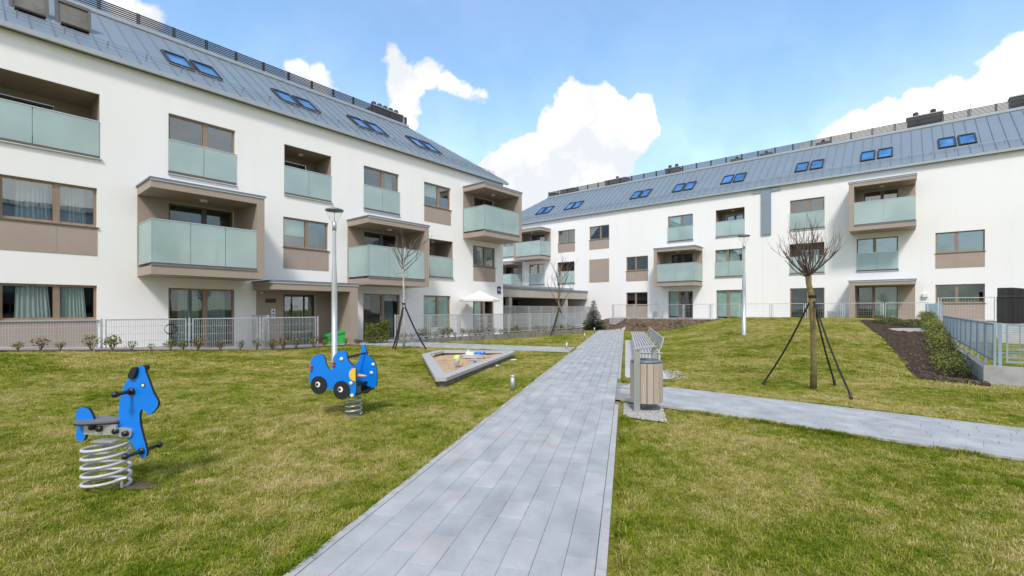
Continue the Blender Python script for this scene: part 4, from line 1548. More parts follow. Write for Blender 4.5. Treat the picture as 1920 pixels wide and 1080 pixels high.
# ------------------------------------------------------------------ street furniture
def lamp_post(x, y, label, group):
    r = thing('street_lamp', label, 'street lamp', (x, y, Tz(x, y) - .02), 0, group)
    MB().lathe([(.11, 0), (.11, .03), (.085, .035), (.082, 1.9), (.074, 2.5), (.05, 3.0), (.048, 3.82), (.05, 3.86)], n=20).build('pole', MT['steel'], r, True)
    MB().lathe([(.13, 0), (.13, .02), (.10, .03)], n=16).build('base_plate', MT['steel'], r)
    MB().lathe([(.058, 3.85), (.060, 4.10), (.03, 4.12)], n=16).build('collar', MT['steel'], r, True)
    g = MB()
    prof = [(.065, 4.08), (.10, 4.14), (.16, 4.24), (.235, 4.42)]
    n = 24
    vs, fs = [], []
    for rr, z in prof:
        for i in range(n):
            vs.append((rr * math.cos(6.2832 * i / n), rr * math.sin(6.2832 * i / n), z))
    for k in range(len(prof) - 1):
        for i in range(n):
            fs.append((k * n + i, k * n + (i + 1) % n, (k + 1) * n + (i + 1) % n, (k + 1) * n + i))
    g.add(vs, fs).build('glass_cone', MT['lampglass'], r, True)
    MB().lathe([(.012, 4.1), (.012, 4.42)], n=8).build('inner_rod', MT['steel'], r)
    MB().lathe([(.10, 4.40), (.25, 4.425), (.262, 4.44), (.25, 4.47), (.12, 4.51), (.02, 4.52)], n=28).build('lamp_cap', MT['zinc_dark'], r, True)
    return r


lx, ly = (627 - 960) / 871 * 13.6, 13.6
lamp_post(lx, ly, 'tall steel street lamp standing behind the blue car spring rider', 'courtyard lamps')
lx2, ly2 = (1395 - 960) / 871 * 20.8, 20.8
lamp_post(lx2, ly2, 'farther steel street lamp standing on the grassy mound right of the path', 'courtyard lamps')

bol = [(961, 9.1, 'nearest grey bollard light, on the lawn left of the path below the sandbox'), (1062.5, 18.4, 'bollard light where the entrance path meets the main path'),
       (1096, 25.6, 'bollard light on the lawn beyond the entrance path'), (1114.5, 33.0, 'farthest small bollard light near the spruce and end of the path')]
proto = None
for px, Y, lab in bol:
    X = (px - 960) / 871 * Y
    if proto is None:
        proto = thing('bollard_light', lab, 'bollard light', (X, Y, 0), 0, 'bollard lights beside the path')
        MB().lathe([(.044, 0), (.044, .245), (.038, .25)], n=20).build('body', MT['steel'], proto, True)
        MB().lathe([(.036, .25), (.036, .275)], n=16).build('lens', MT['white_plastic'], proto)
        MB().lathe([(.044, .275), (.046, .285), (.046, .305), (.038, .312)], n=20).build('cap', MT['steel'], proto, True)
    else:
        copy_tree(proto, (X, Y, 0), 0, lab)

# bench: long seat of slats bent down at the near end, backrest over the near two thirds
bo = np.array([3.30, 12.45])
bench = thing('bench', 'long grey slatted bench beside the path with a backrest along its near part', 'bench', (bo[0], bo[1], .02), math.atan2(QD[1], QD[0]))
BL = 11.2
nsl = 8
for i in range(nsl):
    x = .02 + i * .082
    mb = MB()
    mb.box(x, x + .05, .0, BL, .405, .45)
    mb.box(x, x + .05, -.045, -.001, .20, .445)
    mb.build('seat_slat', MT['bench_slat'], bench)
for k, yy in enumerate(np.linspace(.25, BL - .3, 7)):
    MB().box(.03, .62, yy, yy + .05, .34, .40).box(.05, .11, yy, yy + .05, 0, .34).box(.54, .60, yy, yy + .05, 0, .34).build('support_frame', MT['steel'], bench)
MB().box(-.015, .70, -.075, -.048, .425, .452).build('end_rail', MT['steel'], bench)
br = MB()
for j in range(4):
    z = .56 + j * .066
    vs = []
    x = .66 + j * .018
    MB().box(x, x + .028, .05, 7.8, z, z + .062).build('backrest_slat', MT['bench_slat'], bench)
for yy in (.12, 2.6, 5.2, 7.6):
    MB().tube((.60, yy, .38), (.745, yy, .83), .02, n=6).build('backrest_bracket', MT['steel'], bench)

# litter bin: drum of vertical slats hung in a steel frame
bx, by = (1212 - 960) / 871 * 7.35, 7.35
bin_ = thing('litter_bin', 'litter bin clad in pale wooden slats hanging in a grey steel frame beside the path', 'litter bin', (bx, by, .02), R(-2))
nb = 15
rad = .235
for k in range(nb):
    a = 2 * math.pi * k / nb + .1
    p = Vector((rad * math.cos(a), rad * math.sin(a), 0))
    o = MB().box(-.012, .012, -.0455, .0455, .13, .745).build('bin_slat', MT['bin_wood'], bin_)
    o.location = p
    o.rotation_euler.z = a
MB().lathe([(.215, .14), (.215, .72), (.20, .72), (.20, .2)], n=24).build('liner', MT['steel'], bin_)
MB().lathe([(.225, .748), (.245, .755), (.245, .775), (.19, .79), (.18, .75)], n=28).build('rim', MT['zinc_dark'], bin_, True)
ax, ay, cx_, cy_ = -.205, -.24, .185, .235
MB().box(ax - .045, ax + .045, ay - .014, ay + .014, -.02, .965).build('frame_post', MT['rail'], bin_)
MB().box(cx_ - .04, cx_ + .04, cy_ - .014, cy_ + .014, -.02, .965).build('frame_post', MT['rail'], bin_)
tb = MB()
n_ = Vector((cx_ - ax, cy_ - ay, 0)).normalized()
s_ = Vector((-n_.y, n_.x, 0)) * .045
A_, B_ = Vector((ax, ay, 0)) - n_ * .03, Vector((cx_, cy_, 0)) + n_ * .04
q = [A_ - s_, B_ - s_, B_ + s_, A_ + s_]
tb.prism([(p.x, p.y) for p in q], .966, .985)
tb.build('top_bar', MT['steel'], bin_)
MB().tube((ax, ay + .015, .55), (-.10, -.12, .55), .012, n=6).tube((cx_, cy_ - .015, .55), (.12, .15, .55), .012, n=6).build('bracket', MT['steel'], bin_)


# ------------------------------------------------------------------ play equipment
def coil(mb, r, h, turns, rad, z0=0.0, x=0, y=0, lean=(0, 0), taper=0.0):
    pts = []
    n = int(turns * 22)
    for i in range(n + 1):
        t = i / n
        a = t * turns * 2 * math.pi
        rr = r * (1 - taper * t)
        pts.append((x + lean[0] * t + rr * math.cos(a), y + lean[1] * t + rr * math.sin(a), z0 + h * t))
    mb.path(pts, rad, 8)


def outline(pts, s, ox, oz):
    return [((x - ox) * s, (oz - z) * s) for x, z in pts]


def smooth_poly(pts, it=2):
    for _ in range(it):
        q = []
        n = len(pts)
        for i in range(n):
            a, b = pts[i], pts[(i + 1) % n]
            q.append((a[0] * .78 + b[0] * .22, a[1] * .78 + b[1] * .22))
            q.append((a[0] * .22 + b[0] * .78, a[1] * .22 + b[1] * .78))
        pts = q
    return pts


def board(name, pts, y0, y1, parent, face='blue', it=2):
    p = smooth_poly(pts, it)
    ar = sum(p[i][0] * p[(i + 1) % len(p)][1] - p[(i + 1) % len(p)][0] * p[i][1] for i in range(len(p)))
    if ar < 0: p = p[::-1]
    mb = MB()
    mb.plate(p, y0, y1, 1)
    return mb.build(name, [MT[face], MT['board_edge']], parent)


def knob_bar(name, parent, p0, p1, r, kr, knobs=(1, 1)):
    mb = MB().tube(p0, p1, r, n=12)
    if knobs[0]: mb.ball(p0, kr, 12, 8)
    if knobs[1]: mb.ball(p1, kr, 12, 8)
    return mb.build(name, MT['black_plastic'], parent, True)


# horse: outline read from its side; 3.857 zoom px = 1 photo px, 218 photo px = 1 m
hx, hy = (200 - 960) / 871 * 4.02, 4.02
hz = Tz(hx, hy)
horse = thing('spring_rider', 'blue horse-shaped spring rider with black ears and handles on a white coil spring', 'spring rider', (hx, hy, hz - .01), R(-4))
ZS = 1 / 3.857 / 217
OX, OZ = 385, 1003
head = [(488, 548), (486, 470), (492, 400), (505, 320), (530, 255), (565, 205), (600, 165), (635, 125), (660, 113), (685, 125), (690, 160), (712, 210), (735, 270), (752, 315),
        (790, 370), (785, 405), (760, 440), (722, 472), (700, 455), (672, 428), (652, 440), (645, 480), (650, 540), (668, 610), (690, 680), (705, 735), (695, 768),
        (665, 782), (640, 765), (620, 720), (575, 660), (540, 625), (515, 580)]
hb = board('head_board', outline(head, ZS, OX, OZ), -.012, .012, horse, 'blue', 1)
tail = [(160, 525), (150, 470), (175, 430), (215, 420), (255, 435), (280, 475), (296, 520), (262, 570), (235, 610), (222, 655), (195, 672), (160, 660), (150, 620), (165, 580)]
board('tail_board', outline(tail, ZS, OX, OZ), -.010, .014, horse, 'blue', 1)
# ears and mane tuft: black plates either side of the head
ear = [(575, 200), (585, 165), (610, 130), (635, 122), (645, 140), (630, 185), (605, 215)]
board('ear', outline(ear, ZS, OX, OZ), -.040, -.014, horse, 'board_edge', 1)
ear2 = [(640, 150), (650, 118), (680, 112), (690, 130), (680, 155)]
board('ear', outline(ear2, ZS, OX, OZ), .014, .040, horse, 'board_edge', 1)
ex, ez = (675 - OX) * ZS, (OZ - 256) * ZS
MB().tube((ex, -.0145, ez), (ex, -.012, ez), .020, n=16).build('eye_ring', MT['board_edge'], horse)
MB().tube((ex, -.0165, ez), (ex, -.0150, ez), .013, n=16).build('eye', MT['cream_plastic'], horse)
hxx, hzz = (590 - OX) * ZS, (OZ - 300) * ZS
knob_bar('handle', horse, (hxx, -.17, hzz), (hxx, .10, hzz), .015, .027)
MB().tube((hxx, -.035, hzz), (hxx, .035, hzz), .030, n=16).build('handle_collar', MT['black_plastic'], horse, True)
fx, fz = (665 - OX) * ZS, (OZ - 728) * ZS
knob_bar('footrest', horse, (fx, -.17, fz), (fx, .17, fz), .016, .027)
MB().tube((fx, -.03, fz), (fx, .03, fz), .028, n=16).build('footrest_collar', MT['black_plastic'], horse, True)
# seat: grey rounded plate lying flat between tail and neck
sx0, sx1, szz = (170 - OX) * ZS, (500 - OX) * ZS, (OZ - 520) * ZS
seat_pts = smooth_poly([(sx0, -.03), (sx0 + .05, -.11), (sx0 + .15, -.13), (sx0 + .26, -.09), (sx1 - .02, -.05), (sx1, 0), (sx1 - .02, .05), (sx0 + .26, .09), (sx0 + .15, .13), (sx0 + .05, .11), (sx0, .03)], 2)
MB().prism(seat_pts, szz - .002, szz + .014).build('seat', MT['seat_grey'], horse)
MB().prism([(x * .985, y * .97) for x, y in seat_pts], szz - .016, szz - .003).build('seat_underside', MT['board_edge'], horse)
pmx0, pmx1 = (250 - OX) * ZS, (590 - OX) * ZS
for sy in (-.05, .03):
    MB().box(pmx0, (500 - OX) * ZS, sy, sy + .02, (OZ - 610) * ZS, szz - .018).build('mounting_plate', MT['steel'], horse)
arm = smooth_poly(outline([(470, 560), (560, 560), (600, 585), (595, 625), (560, 632), (470, 620)], ZS, OX, OZ), 1)[::-1]
MB().plate(arm, -.030, -.014).build('clamp_plate', MT['steel'], horse)
for qx, qz in ((325, 555), (380, 565), (485, 585), (560, 600)):
    cxx, czz = (qx - OX) * ZS, (OZ - qz) * ZS
    MB().tube((cxx, -.075 if qx < 450 else -.055, czz), (cxx, -.03, czz), .024, .026, n=12).build('bolt_cap', MT['black_plastic'], horse, True)
sp = MB()
coil(sp, .163, .385, 5.3, .0135, .015)
sp.build('coil_spring', MT['spring'], horse, True)
MB().box(-.10, .10, -.05, .05, .402, .412).build('top_plate', MT['steel'], horse)
MB().lathe([(.12, -.03), (.12, -.014), (.10, -.010)], n=24).build('base_plate', MT['zinc_dark'], horse)
MB().tube((.17, -.03, .02), (.17, -.03, .10), .012, n=8).tube((.13, -.05, .085), (.21, -.02, .10), .014, n=8).build('spring_clamp', MT['steel'], horse)

# car
vx, vy = (663 - 960) / 871 * 6.9, 6.9
vz = Tz(vx, vy)
car = thing('spring_rider', 'blue car-shaped spring rider with black wheels and yellow headlight on a coil spring', 'spring rider', (vx, vy, vz), R(-15))
CS = 1 / 7.45 / 116
CX, CZ = 645, 975
near = [(145, 560), (145, 420), (163, 300), (190, 235), (240, 200), (330, 188), (368, 222), (385, 290), (412, 350), (450, 388), (485, 375), (492, 320), (490, 230), (530, 180), (600, 140), (665, 138),
        (690, 170), (696, 245), (745, 305), (795, 335), (818, 360), (822, 500), (818, 640), (800, 700), (760, 712), (735, 690), (720, 640), (600, 630), (420, 625), (380, 600), (200, 590)]
far_ = [(145, 560), (145, 420), (163, 300), (190, 235), (240, 200), (330, 188), (368, 222), (385, 290), (430, 345), (480, 372), (520, 345), (560, 290), (585, 200), (595, 110), (620, 92), (645, 100),
        (660, 150), (672, 225), (745, 265), (795, 330), (818, 420), (822, 520), (815, 640), (760, 660), (735, 650), (720, 640), (600, 630), (420, 625), (380, 600), (200, 590)]
DY = .46
# the far board is set back by DY; the near one stands 0.15 m closer to its tail
DX = .05
board('side_board', outline(near, CS, CX, CZ), -DY / 2 - .012, -DY / 2 + .012, car, 'blue', 1)
board('side_board', [(x + DX, z) for x, z in outline(far_, CS, CX, CZ)], DY / 2 - .012, DY / 2 + .012, car, 'blue', 1)


def cpt(x, z): return (x - CX) * CS, (CZ - z) * CS


for i, (wx, wz) in enumerate(((293, 580), (620, 628))):
    ax_, az_ = cpt(wx, wz)
    for sy in (-1, 1):
        yc = sy * (DY / 2 + .022) + 0
        xx = ax_ + (DX if sy > 0 else 0)
        wh = MB().tube((xx, yc - .009, az_), (xx, yc + .009, az_), .132, n=40).build('wheel', MT['board_edge'], car)
        MB().tube((xx - .01, yc + sy * .0095, az_ + .012), (xx - .01, yc + sy * .0125, az_ + .012), .040, n=24).build('hub_ring', MT['white_plastic'], wh)
        MB().tube((xx - .022, yc + sy * .013, az_ + .012), (xx - .022, yc + sy * .016, az_ + .012), .022, n=20).build('hub_dot', MT['board_edge'], wh)
for qx, qz, mname in ((618, 242, 'cream_plastic'), (752, 537, 'cream_plastic'), (765, 690, 'cream_plastic')):
    ax_, az_ = cpt(qx, qz)
    MB().lathe([(.028, 0), (.028, .012), (.016, .022)], n=14).build('bolt_cap', MT[mname], car, True).matrix_local = Matrix.Translation((ax_, -DY / 2 - .012, az_)) @ Matrix.Rotation(R(90), 4, 'X')
for qx, qz in ((185, 355), (180, 390), (512, 295), (510, 330)):
    ax_, az_ = cpt(qx, qz)
    MB().lathe([(.020, 0), (.020, .012), (.012, .02)], n=12).build('rear_light', MT['red'], car, True).matrix_local = Matrix.Translation((ax_, -DY / 2 - .012, az_)) @ Matrix.Rotation(R(90), 4, 'X')
# inside face of the far board: two cream caps and a black one
for qx, qz, mname in ((770, 350, 'cream_plastic'), (745, 460, 'cream_plastic')):
    ax_, az_ = cpt(qx, qz)
    MB().lathe([(.026, 0), (.026, .012), (.014, .02)], n=14).build('bolt_cap', MT[mname], car, True).matrix_local = Matrix.Translation((ax_ + DX, DY / 2 - .012, az_)) @ Matrix.Rotation(R(90), 4, 'X')
yl = [cpt(818, 345), cpt(770, 355), cpt(735, 395), cpt(730, 440), cpt(745, 480), cpt(785, 505), cpt(818, 510)]
o = MB().plate(yl[::-1], -DY / 2 - .030, -DY / 2 - .014, 1)
o.build('headlight', [MT['yellow'], MT['yellow']], car)
ax_, az_ = cpt(820, 450)
MB().tube((ax_ - .005, -DY / 2 + .06, az_), (ax_ + .12, -DY / 2 + .06, az_), .028, .008, n=14).build('horn', MT['orange'], car, True)
ax_, az_ = cpt(655, 225)
MB().tube((ax_, -DY / 2, az_), (ax_ + DX, DY / 2 + .05, az_ + .03), .014, n=10).build('handlebar', MT['black_plastic'], car, True)
ax_, az_ = cpt(775, 690)
MB().tube((ax_, -DY / 2, az_), (ax_ + DX, DY / 2, az_ + .03), .016, n=10).build('footrest', MT['black_plastic'], car, True)
ax_, az_ = cpt(430, 470)
MB().box(ax_ - .16, ax_ + .16, -DY / 2 + .014, DY / 2 - .014, az_, az_ + .02).build('seat', MT['seat_grey'], car)
bx0, bz0 = cpt(640, 520)
MB().box(bx0 - .22, bx0 + .10, -DY / 2 + .014, DY / 2 - .014, bz0 - .09, bz0 - .06).build('floor_board', MT['board_edge'], car)
sp = MB()
coil(sp, .113, .27, 3.9, .0125, .015, 0, 0)
sp.build('coil_spring', MT['steel'], car, True)
MB().box(-.11, .11, -.05, .05, .298, .308).build('top_plate', MT['steel'], car)
MB().box(-.06, .06, -.1, .1, .30, bz0 - .09).build('mounting_block', MT['zinc_dark'], car)
MB().lathe([(.10, -.02), (.10, -.002), (.09, .002)], n=20).build('base_plate', MT['zinc_dark'], car)

# sandbox: five-sided timber rim on a stone footing
SBZ = .20
def Gp(px, y, z=0.0):
    Y = (1.6 - z) * 871 / (y - 580)
    return ((px - 960) / 871 * Y, Y)
outer = [Gp(790.5, 663.5, SBZ), Gp(816.5, 708.5, SBZ), Gp(837, 708, SBZ), Gp(966, 659.5, SBZ), Gp(960, 657.0, SBZ), Gp(823, 656.5, SBZ)]
ctr = np.mean(np.array(outer), axis=0)


def inset(poly, d):
    n = len(poly)
    out = []
    P = [np.array(p) for p in poly]
    area = sum(P[i][0] * P[(i + 1) % n][1] - P[(i + 1) % n][0] * P[i][1] for i in range(n))
    s = 1 if area > 0 else -1
    for i in range(n):
        a, b, c = P[i - 1], P[i], P[(i + 1) % n]
        e1, e2 = (b - a) / np.linalg.norm(b - a), (c - b) / np.linalg.norm(c - b)
        n1_, n2_ = s * np.array([-e1[1], e1[0]]), s * np.array([-e2[1], e2[0]])
        m = n1_ + n2_
        m = m / max(1e-6, m @ m) * 2
        if np.linalg.norm(m) > 2.2: m = m / np.linalg.norm(m) * 2.2
        out.append(tuple(b + m * d))
    return out


sbox_ = thing('sandbox', 'triangular sandbox with a wide grey rim on a stone footing, sand inside', 'sandbox', (0, 0, 0))


def inner_poly(d):
    n = 6
    C = np.array(ctr)

    def line(i):
        a, b = np.array(outer[i]), np.array(outer[(i + 1) % n])
        e = (b - a) / np.linalg.norm(b - a)
        m = np.array([-e[1], e[0]])
        if m @ (C - a) < 0: m = -m
        return a + m * d, e

    def cross(i, j):
        p, e = line(i); q, g = line(j)
        t = np.linalg.solve(np.array([[e[0], -g[0]], [e[1], -g[1]]]), q - p)
        return tuple(p + e * t[0])
    k01, k23, k45 = cross(0, 2), cross(2, 4), cross(4, 5)
    return [cross(5, 0), k01, k01, k23, k23, k45]


rin = inner_poly(.26)
n = len(outer)
for i in range(n):
    j = (i + 1) % n
    if i == 3: pass
    q = [outer[i], outer[j], rin[j], rin[i]]
    ar = sum(q[k][0] * q[(k + 1) % 4][1] - q[(k + 1) % 4][0] * q[k][1] for k in range(4))
    if ar < 0: q = q[::-1]
    if i in (1, 3): q = q[:3]
    MB().prism(q, SBZ - .075, SBZ).build('rim_board', MT['rim'], sbox_)
fo = inset(outer, .09); fi = inner_poly(.17)
for i in range(n):
    j = (i + 1) % n
    a, b, c, d = map(np.array, (fo[i], fo[j], fi[j], fi[i]))
    ln = np.linalg.norm(b - a)
    k = max(1, int(ln / .18))
    for s_i in range(k):
        t0, t1 = (s_i + .02) / k, (s_i + .98) / k
        q = [a + (b - a) * t0, a + (b - a) * t1, d + (c - d) * t1, d + (c - d) * t0]
        ar = sum(q[m][0] * q[(m + 1) % 4][1] - q[(m + 1) % 4][0] * q[m][1] for m in range(4))
        if ar < 0: q = q[::-1]
        MB().prism([tuple(p) for p in q], -.05, SBZ - .09).build('footing_stone', MT['concrete_dark'], sbox_)
sd_in = inner_poly(.13)
fan = []
K_ = 26
vs = [(ctr[0], ctr[1], .10)]
rows = 14
for rr in range(1, rows + 1):
    for i in range(n):
        a, b = np.array(sd_in[i]), np.array(sd_in[(i + 1) % n])
        for k in range(6):
            p = ctr + ((a + (b - a) * k / 6) - ctr) * (rr / rows)
            vs.append((p[0], p[1], .075 + random.uniform(-.018, .022) + .02 * math.sin(p[0] * 5) * math.cos(p[1] * 3)))
m6 = n * 6
fs = [(0, 1 + k, 1 + (k + 1) % m6) for k in range(m6)]
for rr in range(rows - 1):
    o_ = 1 + rr * m6
    fs += [(o_ + k, o_ + m6 + k, o_ + m6 + (k + 1) % m6, o_ + (k + 1) % m6) for k in range(m6)]
stuff(MB().add(vs, fs).build('sand', MT['sand'], sbox_, True))


def toy_at(px, y, z=.10):
    x, y_ = Gp(px, y, z)
    return (x, y_, z)


t = thing('toy_bucket', 'white toy bucket lying in front in the sandbox', 'toy', toy_at(857, 686))
MB().lathe([(.06, 0), (.085, .16), (.09, .165), (.078, .16), (.055, .01)], n=16).build('bucket', MT['white_plastic'], t, True)
MB().path([(-.085 * math.cos(a), 0, .16 + .08 * math.sin(a)) for a in np.linspace(0, math.pi, 9)], .005, 5).build('handle', MT['white_plastic'], t)
t = thing('toy_sieve', 'lime yellow toy hat-shaped sieve behind the white bucket', 'toy', toy_at(857, 672))
MB().lathe([(.16, 0), (.16, .012), (.10, .03), (.08, .09), (.03, .11)], n=18).build('dish', MT['lime'], t, True)
MB().box(.05, .11, -.09, -.03, -.01, .05).build('peg', MT['black_plastic'], t)
t = thing('toy_boat', 'large white and grey toy boat near the back of the sandbox', 'toy', toy_at(884, 671), R(-15))
MB().prism([(-.35, 0), (-.25, -.12), (.2, -.12), (.35, 0), (.2, .12), (-.25, .12)], 0, .10).build('hull', MT['ac'], t)
MB().box(-.16, .08, -.07, .07, .101, .19).build('cabin', MT['white_plastic'], t)
MB().lathe([(.03, .19), (.025, .26)], (-.1, 0, 0), 10).build('funnel', MT['lime'], t)
t = thing('toy_watering_can', 'blue toy watering can beside the white boat', 'toy', toy_at(897, 670))
MB().lathe([(.09, 0), (.10, .16), (.08, .17), (.085, .16)], n=16).build('can', MT['blue'], t, True)
MB().tube((.08, 0, .05), (.20, 0, .18), .018, .03, n=8).build('spout', MT['blue'], t)
t = thing('toy_rake', 'orange toy rake lying flat in the sandbox on the right', 'toy', toy_at(905, 675), R(20))
MB().box(-.25, .12, -.02, .02, 0, .025).build('handle', MT['orange'], t)
MB().box(.12, .17, -.10, .10, 0, .04).build('head', MT['yellow'], t)
t = thing('toy_mould', 'small blue sand mould near the right rim of the sandbox', 'toy', toy_at(890, 680))
MB().lathe([(.06, 0), (.05, .05), (.02, .06)], n=5).build('mould', MT['blue'], t)
t = thing('toy_shovel', 'pale orange toy shovel on the sand left of the bucket', 'toy', toy_at(849, 674), R(160))
MB().box(-.02, .2, -.012, .012, 0, .02).build('handle', MT['orange'], t)
MB().prism([(.2, -.06), (.32, -.05), (.34, 0), (.32, .05), (.2, .06)], 0, .02).build('blade', MT['orange'], t)
t = thing('toy_cup', 'cream toy cup in the left corner of the sandbox', 'toy', toy_at(811.5, 668))
MB().lathe([(.04, 0), (.055, .07), (.045, .07)], n=12).build('cup', MT['cream_plastic'], t)
x_, y_ = Gp(963, 677)
t = thing('paper_scrap', 'white crumpled scrap lying on the grass right of the sandbox', 'litter', (x_, y_, .03))
MB().prism([(-.09, -.02), (-.02, -.05), (.06, -.03), (.11, .02), (.03, .05), (-.05, .03)], 0, .03).build('scrap', MT['white_plastic'], t)
x_, y_ = Gp(932, 688)
t = thing('paper_scrap', 'smaller pale scrap lying on the grass beside the sandbox footing', 'litter', (x_, y_, .025))
MB().prism([(-.04, -.02), (.03, -.03), (.05, .02), (-.03, .03)], 0, .03).build('scrap', MT['white_plastic'], t)

# green grit bin by the entrance
gx, gy = (631 - 960) / 871 * 19.6, 19.6
t = thing('grit_bin', 'bright green plastic grit bin with sloping lid beside the entrance', 'grit bin', (gx, gy, Tz(gx, gy)), R(35))
MB().plate([(-.40, .02), (.30, .02), (.42, .52), (-.45, .34)], -.3, .3, 0).build('body', MT['green_plastic'], t)
MB().plate([(-.50, .345), (.46, .53), (.46, .60), (.1, .56), (-.50, .41)], -.34, .34, 0).build('lid', MT['green_plastic'], t)
MB().box(-.38, .28, -.28, .28, -.02, .018).build('base', MT['black_plastic'], t)

# parasol on the ground-floor terrace
ux, uy = w1(15.75, 1.25)
t = thing('parasol', 'off-white garden parasol open on the terrace of the left building corner', 'parasol', (ux, uy, .02))
n = 8
vs = [(0, 0, 2.62)]
for i in range(n):
    a = 6.2832 * i / n
    vs.append((1.15 * math.cos(a), 1.15 * math.sin(a), 2.12))
for i in range(n):
    a = 6.2832 * i / n
    vs.append((1.15 * math.cos(a), 1.15 * math.sin(a), 2.02))
fs = [(0, 1 + i, 1 + (i + 1) % n) for i in range(n)] + [(1 + i, 9 + i, 9 + (i + 1) % n, 1 + (i + 1) % n) for i in range(n)]
MB().add(vs, fs).build('canopy', MT['parasol'], t)
MB().tube((0, 0, 0), (0, 0, 2.6), .022, n=10).build('pole', MT['steel'], t)
MB().lathe([(.25, 0), (.25, .06), (.05, .10)], n=16).build('foot', MT['concrete'], t)
for i in range(n):
    a = 6.2832 * i / n
    MB().tube((0, 0, 2.55), (1.1 * math.cos(a), 1.1 * math.sin(a), 2.10), .008, n=4).build('rib', MT['steel'], t)

x_, y_ = w2(-16.2, 1.2)
aircon(x_, y_, .88, RZ2, 'dark grey air conditioner on the terrace under the brown box balcony of the far block')
x_, y_ = w2(-4.75, .6)
aircon(x_, y_, .88, RZ2, 'air conditioner with round fan grille left of the terrace porch on the right block')
x_, y_ = w1(13.2, .8)
aircon(x_, y_, .06, RZ1, 'air conditioner behind the garden fence near the pale-blinded terrace door')
# grey cabinet beside porch
x_, y_ = w2(.0 - .1, 1.4)
t = thing('utility_cabinet', 'blue-grey metal cabinet standing on the terrace right of the porch', 'cabinet', (x_, y_, .92), RZ2)
MB().box(-.35, .35, -.15, .15, 0, 1.0).build('casing', MT['fence_blue'], t)
MB().box(-.33, .33, -.165, -.152, .04, .96).build('door', MT['fence_blue'], t)
# black hose coil hanging on the left fence
x_, y_ = w1(1.42, 1.58)
t = thing('garden_hose', 'black garden hose coiled on the wire fence by the grey-curtained window', 'hose', (x_, y_, .98), RZ1)
hm = MB()
for k in range(4):
    rr = .13 + .012 * k
    hm.path([(rr * math.cos(a) + .01 * k, -.03 - .012 * k, rr * math.sin(a)) for a in np.linspace(0, 6.28, 25)], .007, 6)
hm.path([(.12, -.04, -.05), (.2, -.03, -.1), (.26, -.03, -.2)], .007, 6)
hm.path([(0, -.04, -.13), (.01, -.04, -.3), (.04, -.03, -.45)], .007, 6)
hm.build('hose_coil', MT['black_plastic'], t, True)


# ------------------------------------------------------------------ trees
def branch(mb, p, d, ln, r, depth, rnd, up=.25, spread=.55, nseg=4, kids=(2, 3), shrink=.68, tips=None):
    pts = [p.copy()]
    rs = [r]
    q = p.copy()
    dd = d.normalized()
    for i in range(nseg):
        dd = (dd + Vector((rnd.uniform(-1, 1), rnd.uniform(-1, 1), rnd.uniform(-.6, 1))) * .11 + Vector((0, 0, up * .25))).normalized()
        q = q + dd * (ln / nseg)
        pts.append(q.copy())
        rs.append(r * (1 - .55 * (i + 1) / nseg))
    mb.path(pts, rs, 5 if depth > 1 else 4)
    if depth > 0:
        for k in range(rnd.randint(*kids)):
            t = rnd.uniform(.35, .95)
            i = min(int(t * nseg), nseg - 1)
            b = pts[i].lerp(pts[i + 1], t * nseg - i)
            ax = dd.cross(Vector((rnd.uniform(-1, 1), rnd.uniform(-1, 1), rnd.uniform(-1, 1)))).normalized()
            nd = (Matrix.Rotation(spread * rnd.uniform(.6, 1.4), 3, ax) @ dd)
            branch(mb, b, nd, ln * shrink * rnd.uniform(.7, 1.15), max(rs[i] * .6, .0022), depth - 1, rnd, up, spread, nseg, kids, shrink)
    if tips is not None: tips.append(pts[-1])


def stays(r, base, knot, ends, wid=.035):
    """webbing guy straps from a knot on the trunk to ground anchors (local coordinates)"""
    for e in ends:
        a, b = Vector(knot), Vector(e)
        d = (b - a).normalized()
        s = d.cross(Vector((0, 1, 0))).normalized() * wid / 2
        t = d.cross(s).normalized() * .006
        n = 10
        vs = []
        for i in range(n + 1):
            u = i / n
            p = a.lerp(b, u) + Vector((0, 0, -.10 * math.sin(math.pi * u)))
            vs += [p - s - t, p + s - t, p + s + t, p - s + t]
        fs = []
        for i in range(n):
            o, k = 4 * i, 4 * i + 4
            fs += [(o, o + 1, k + 1, k), (o + 1, o + 2, k + 2, k + 1), (o + 2, o + 3, k + 3, k + 2), (o + 3, o, k, k + 3)]
        MB().add(vs, fs).build('guy_strap', MT['strap'], r)
        MB().tube((e[0], e[1], e[2] - .1), (e[0] - d.x * .12, e[1] - d.y * .12, e[2] + .10), .028, n=8).build('ground_anchor', MT['black_metal'], r)
    MB().lathe([(.07, -.03), (.075, 0), (.07, .03)], (knot[0], knot[1], knot[2]), 12).build('trunk_tie', MT['strap'], r)


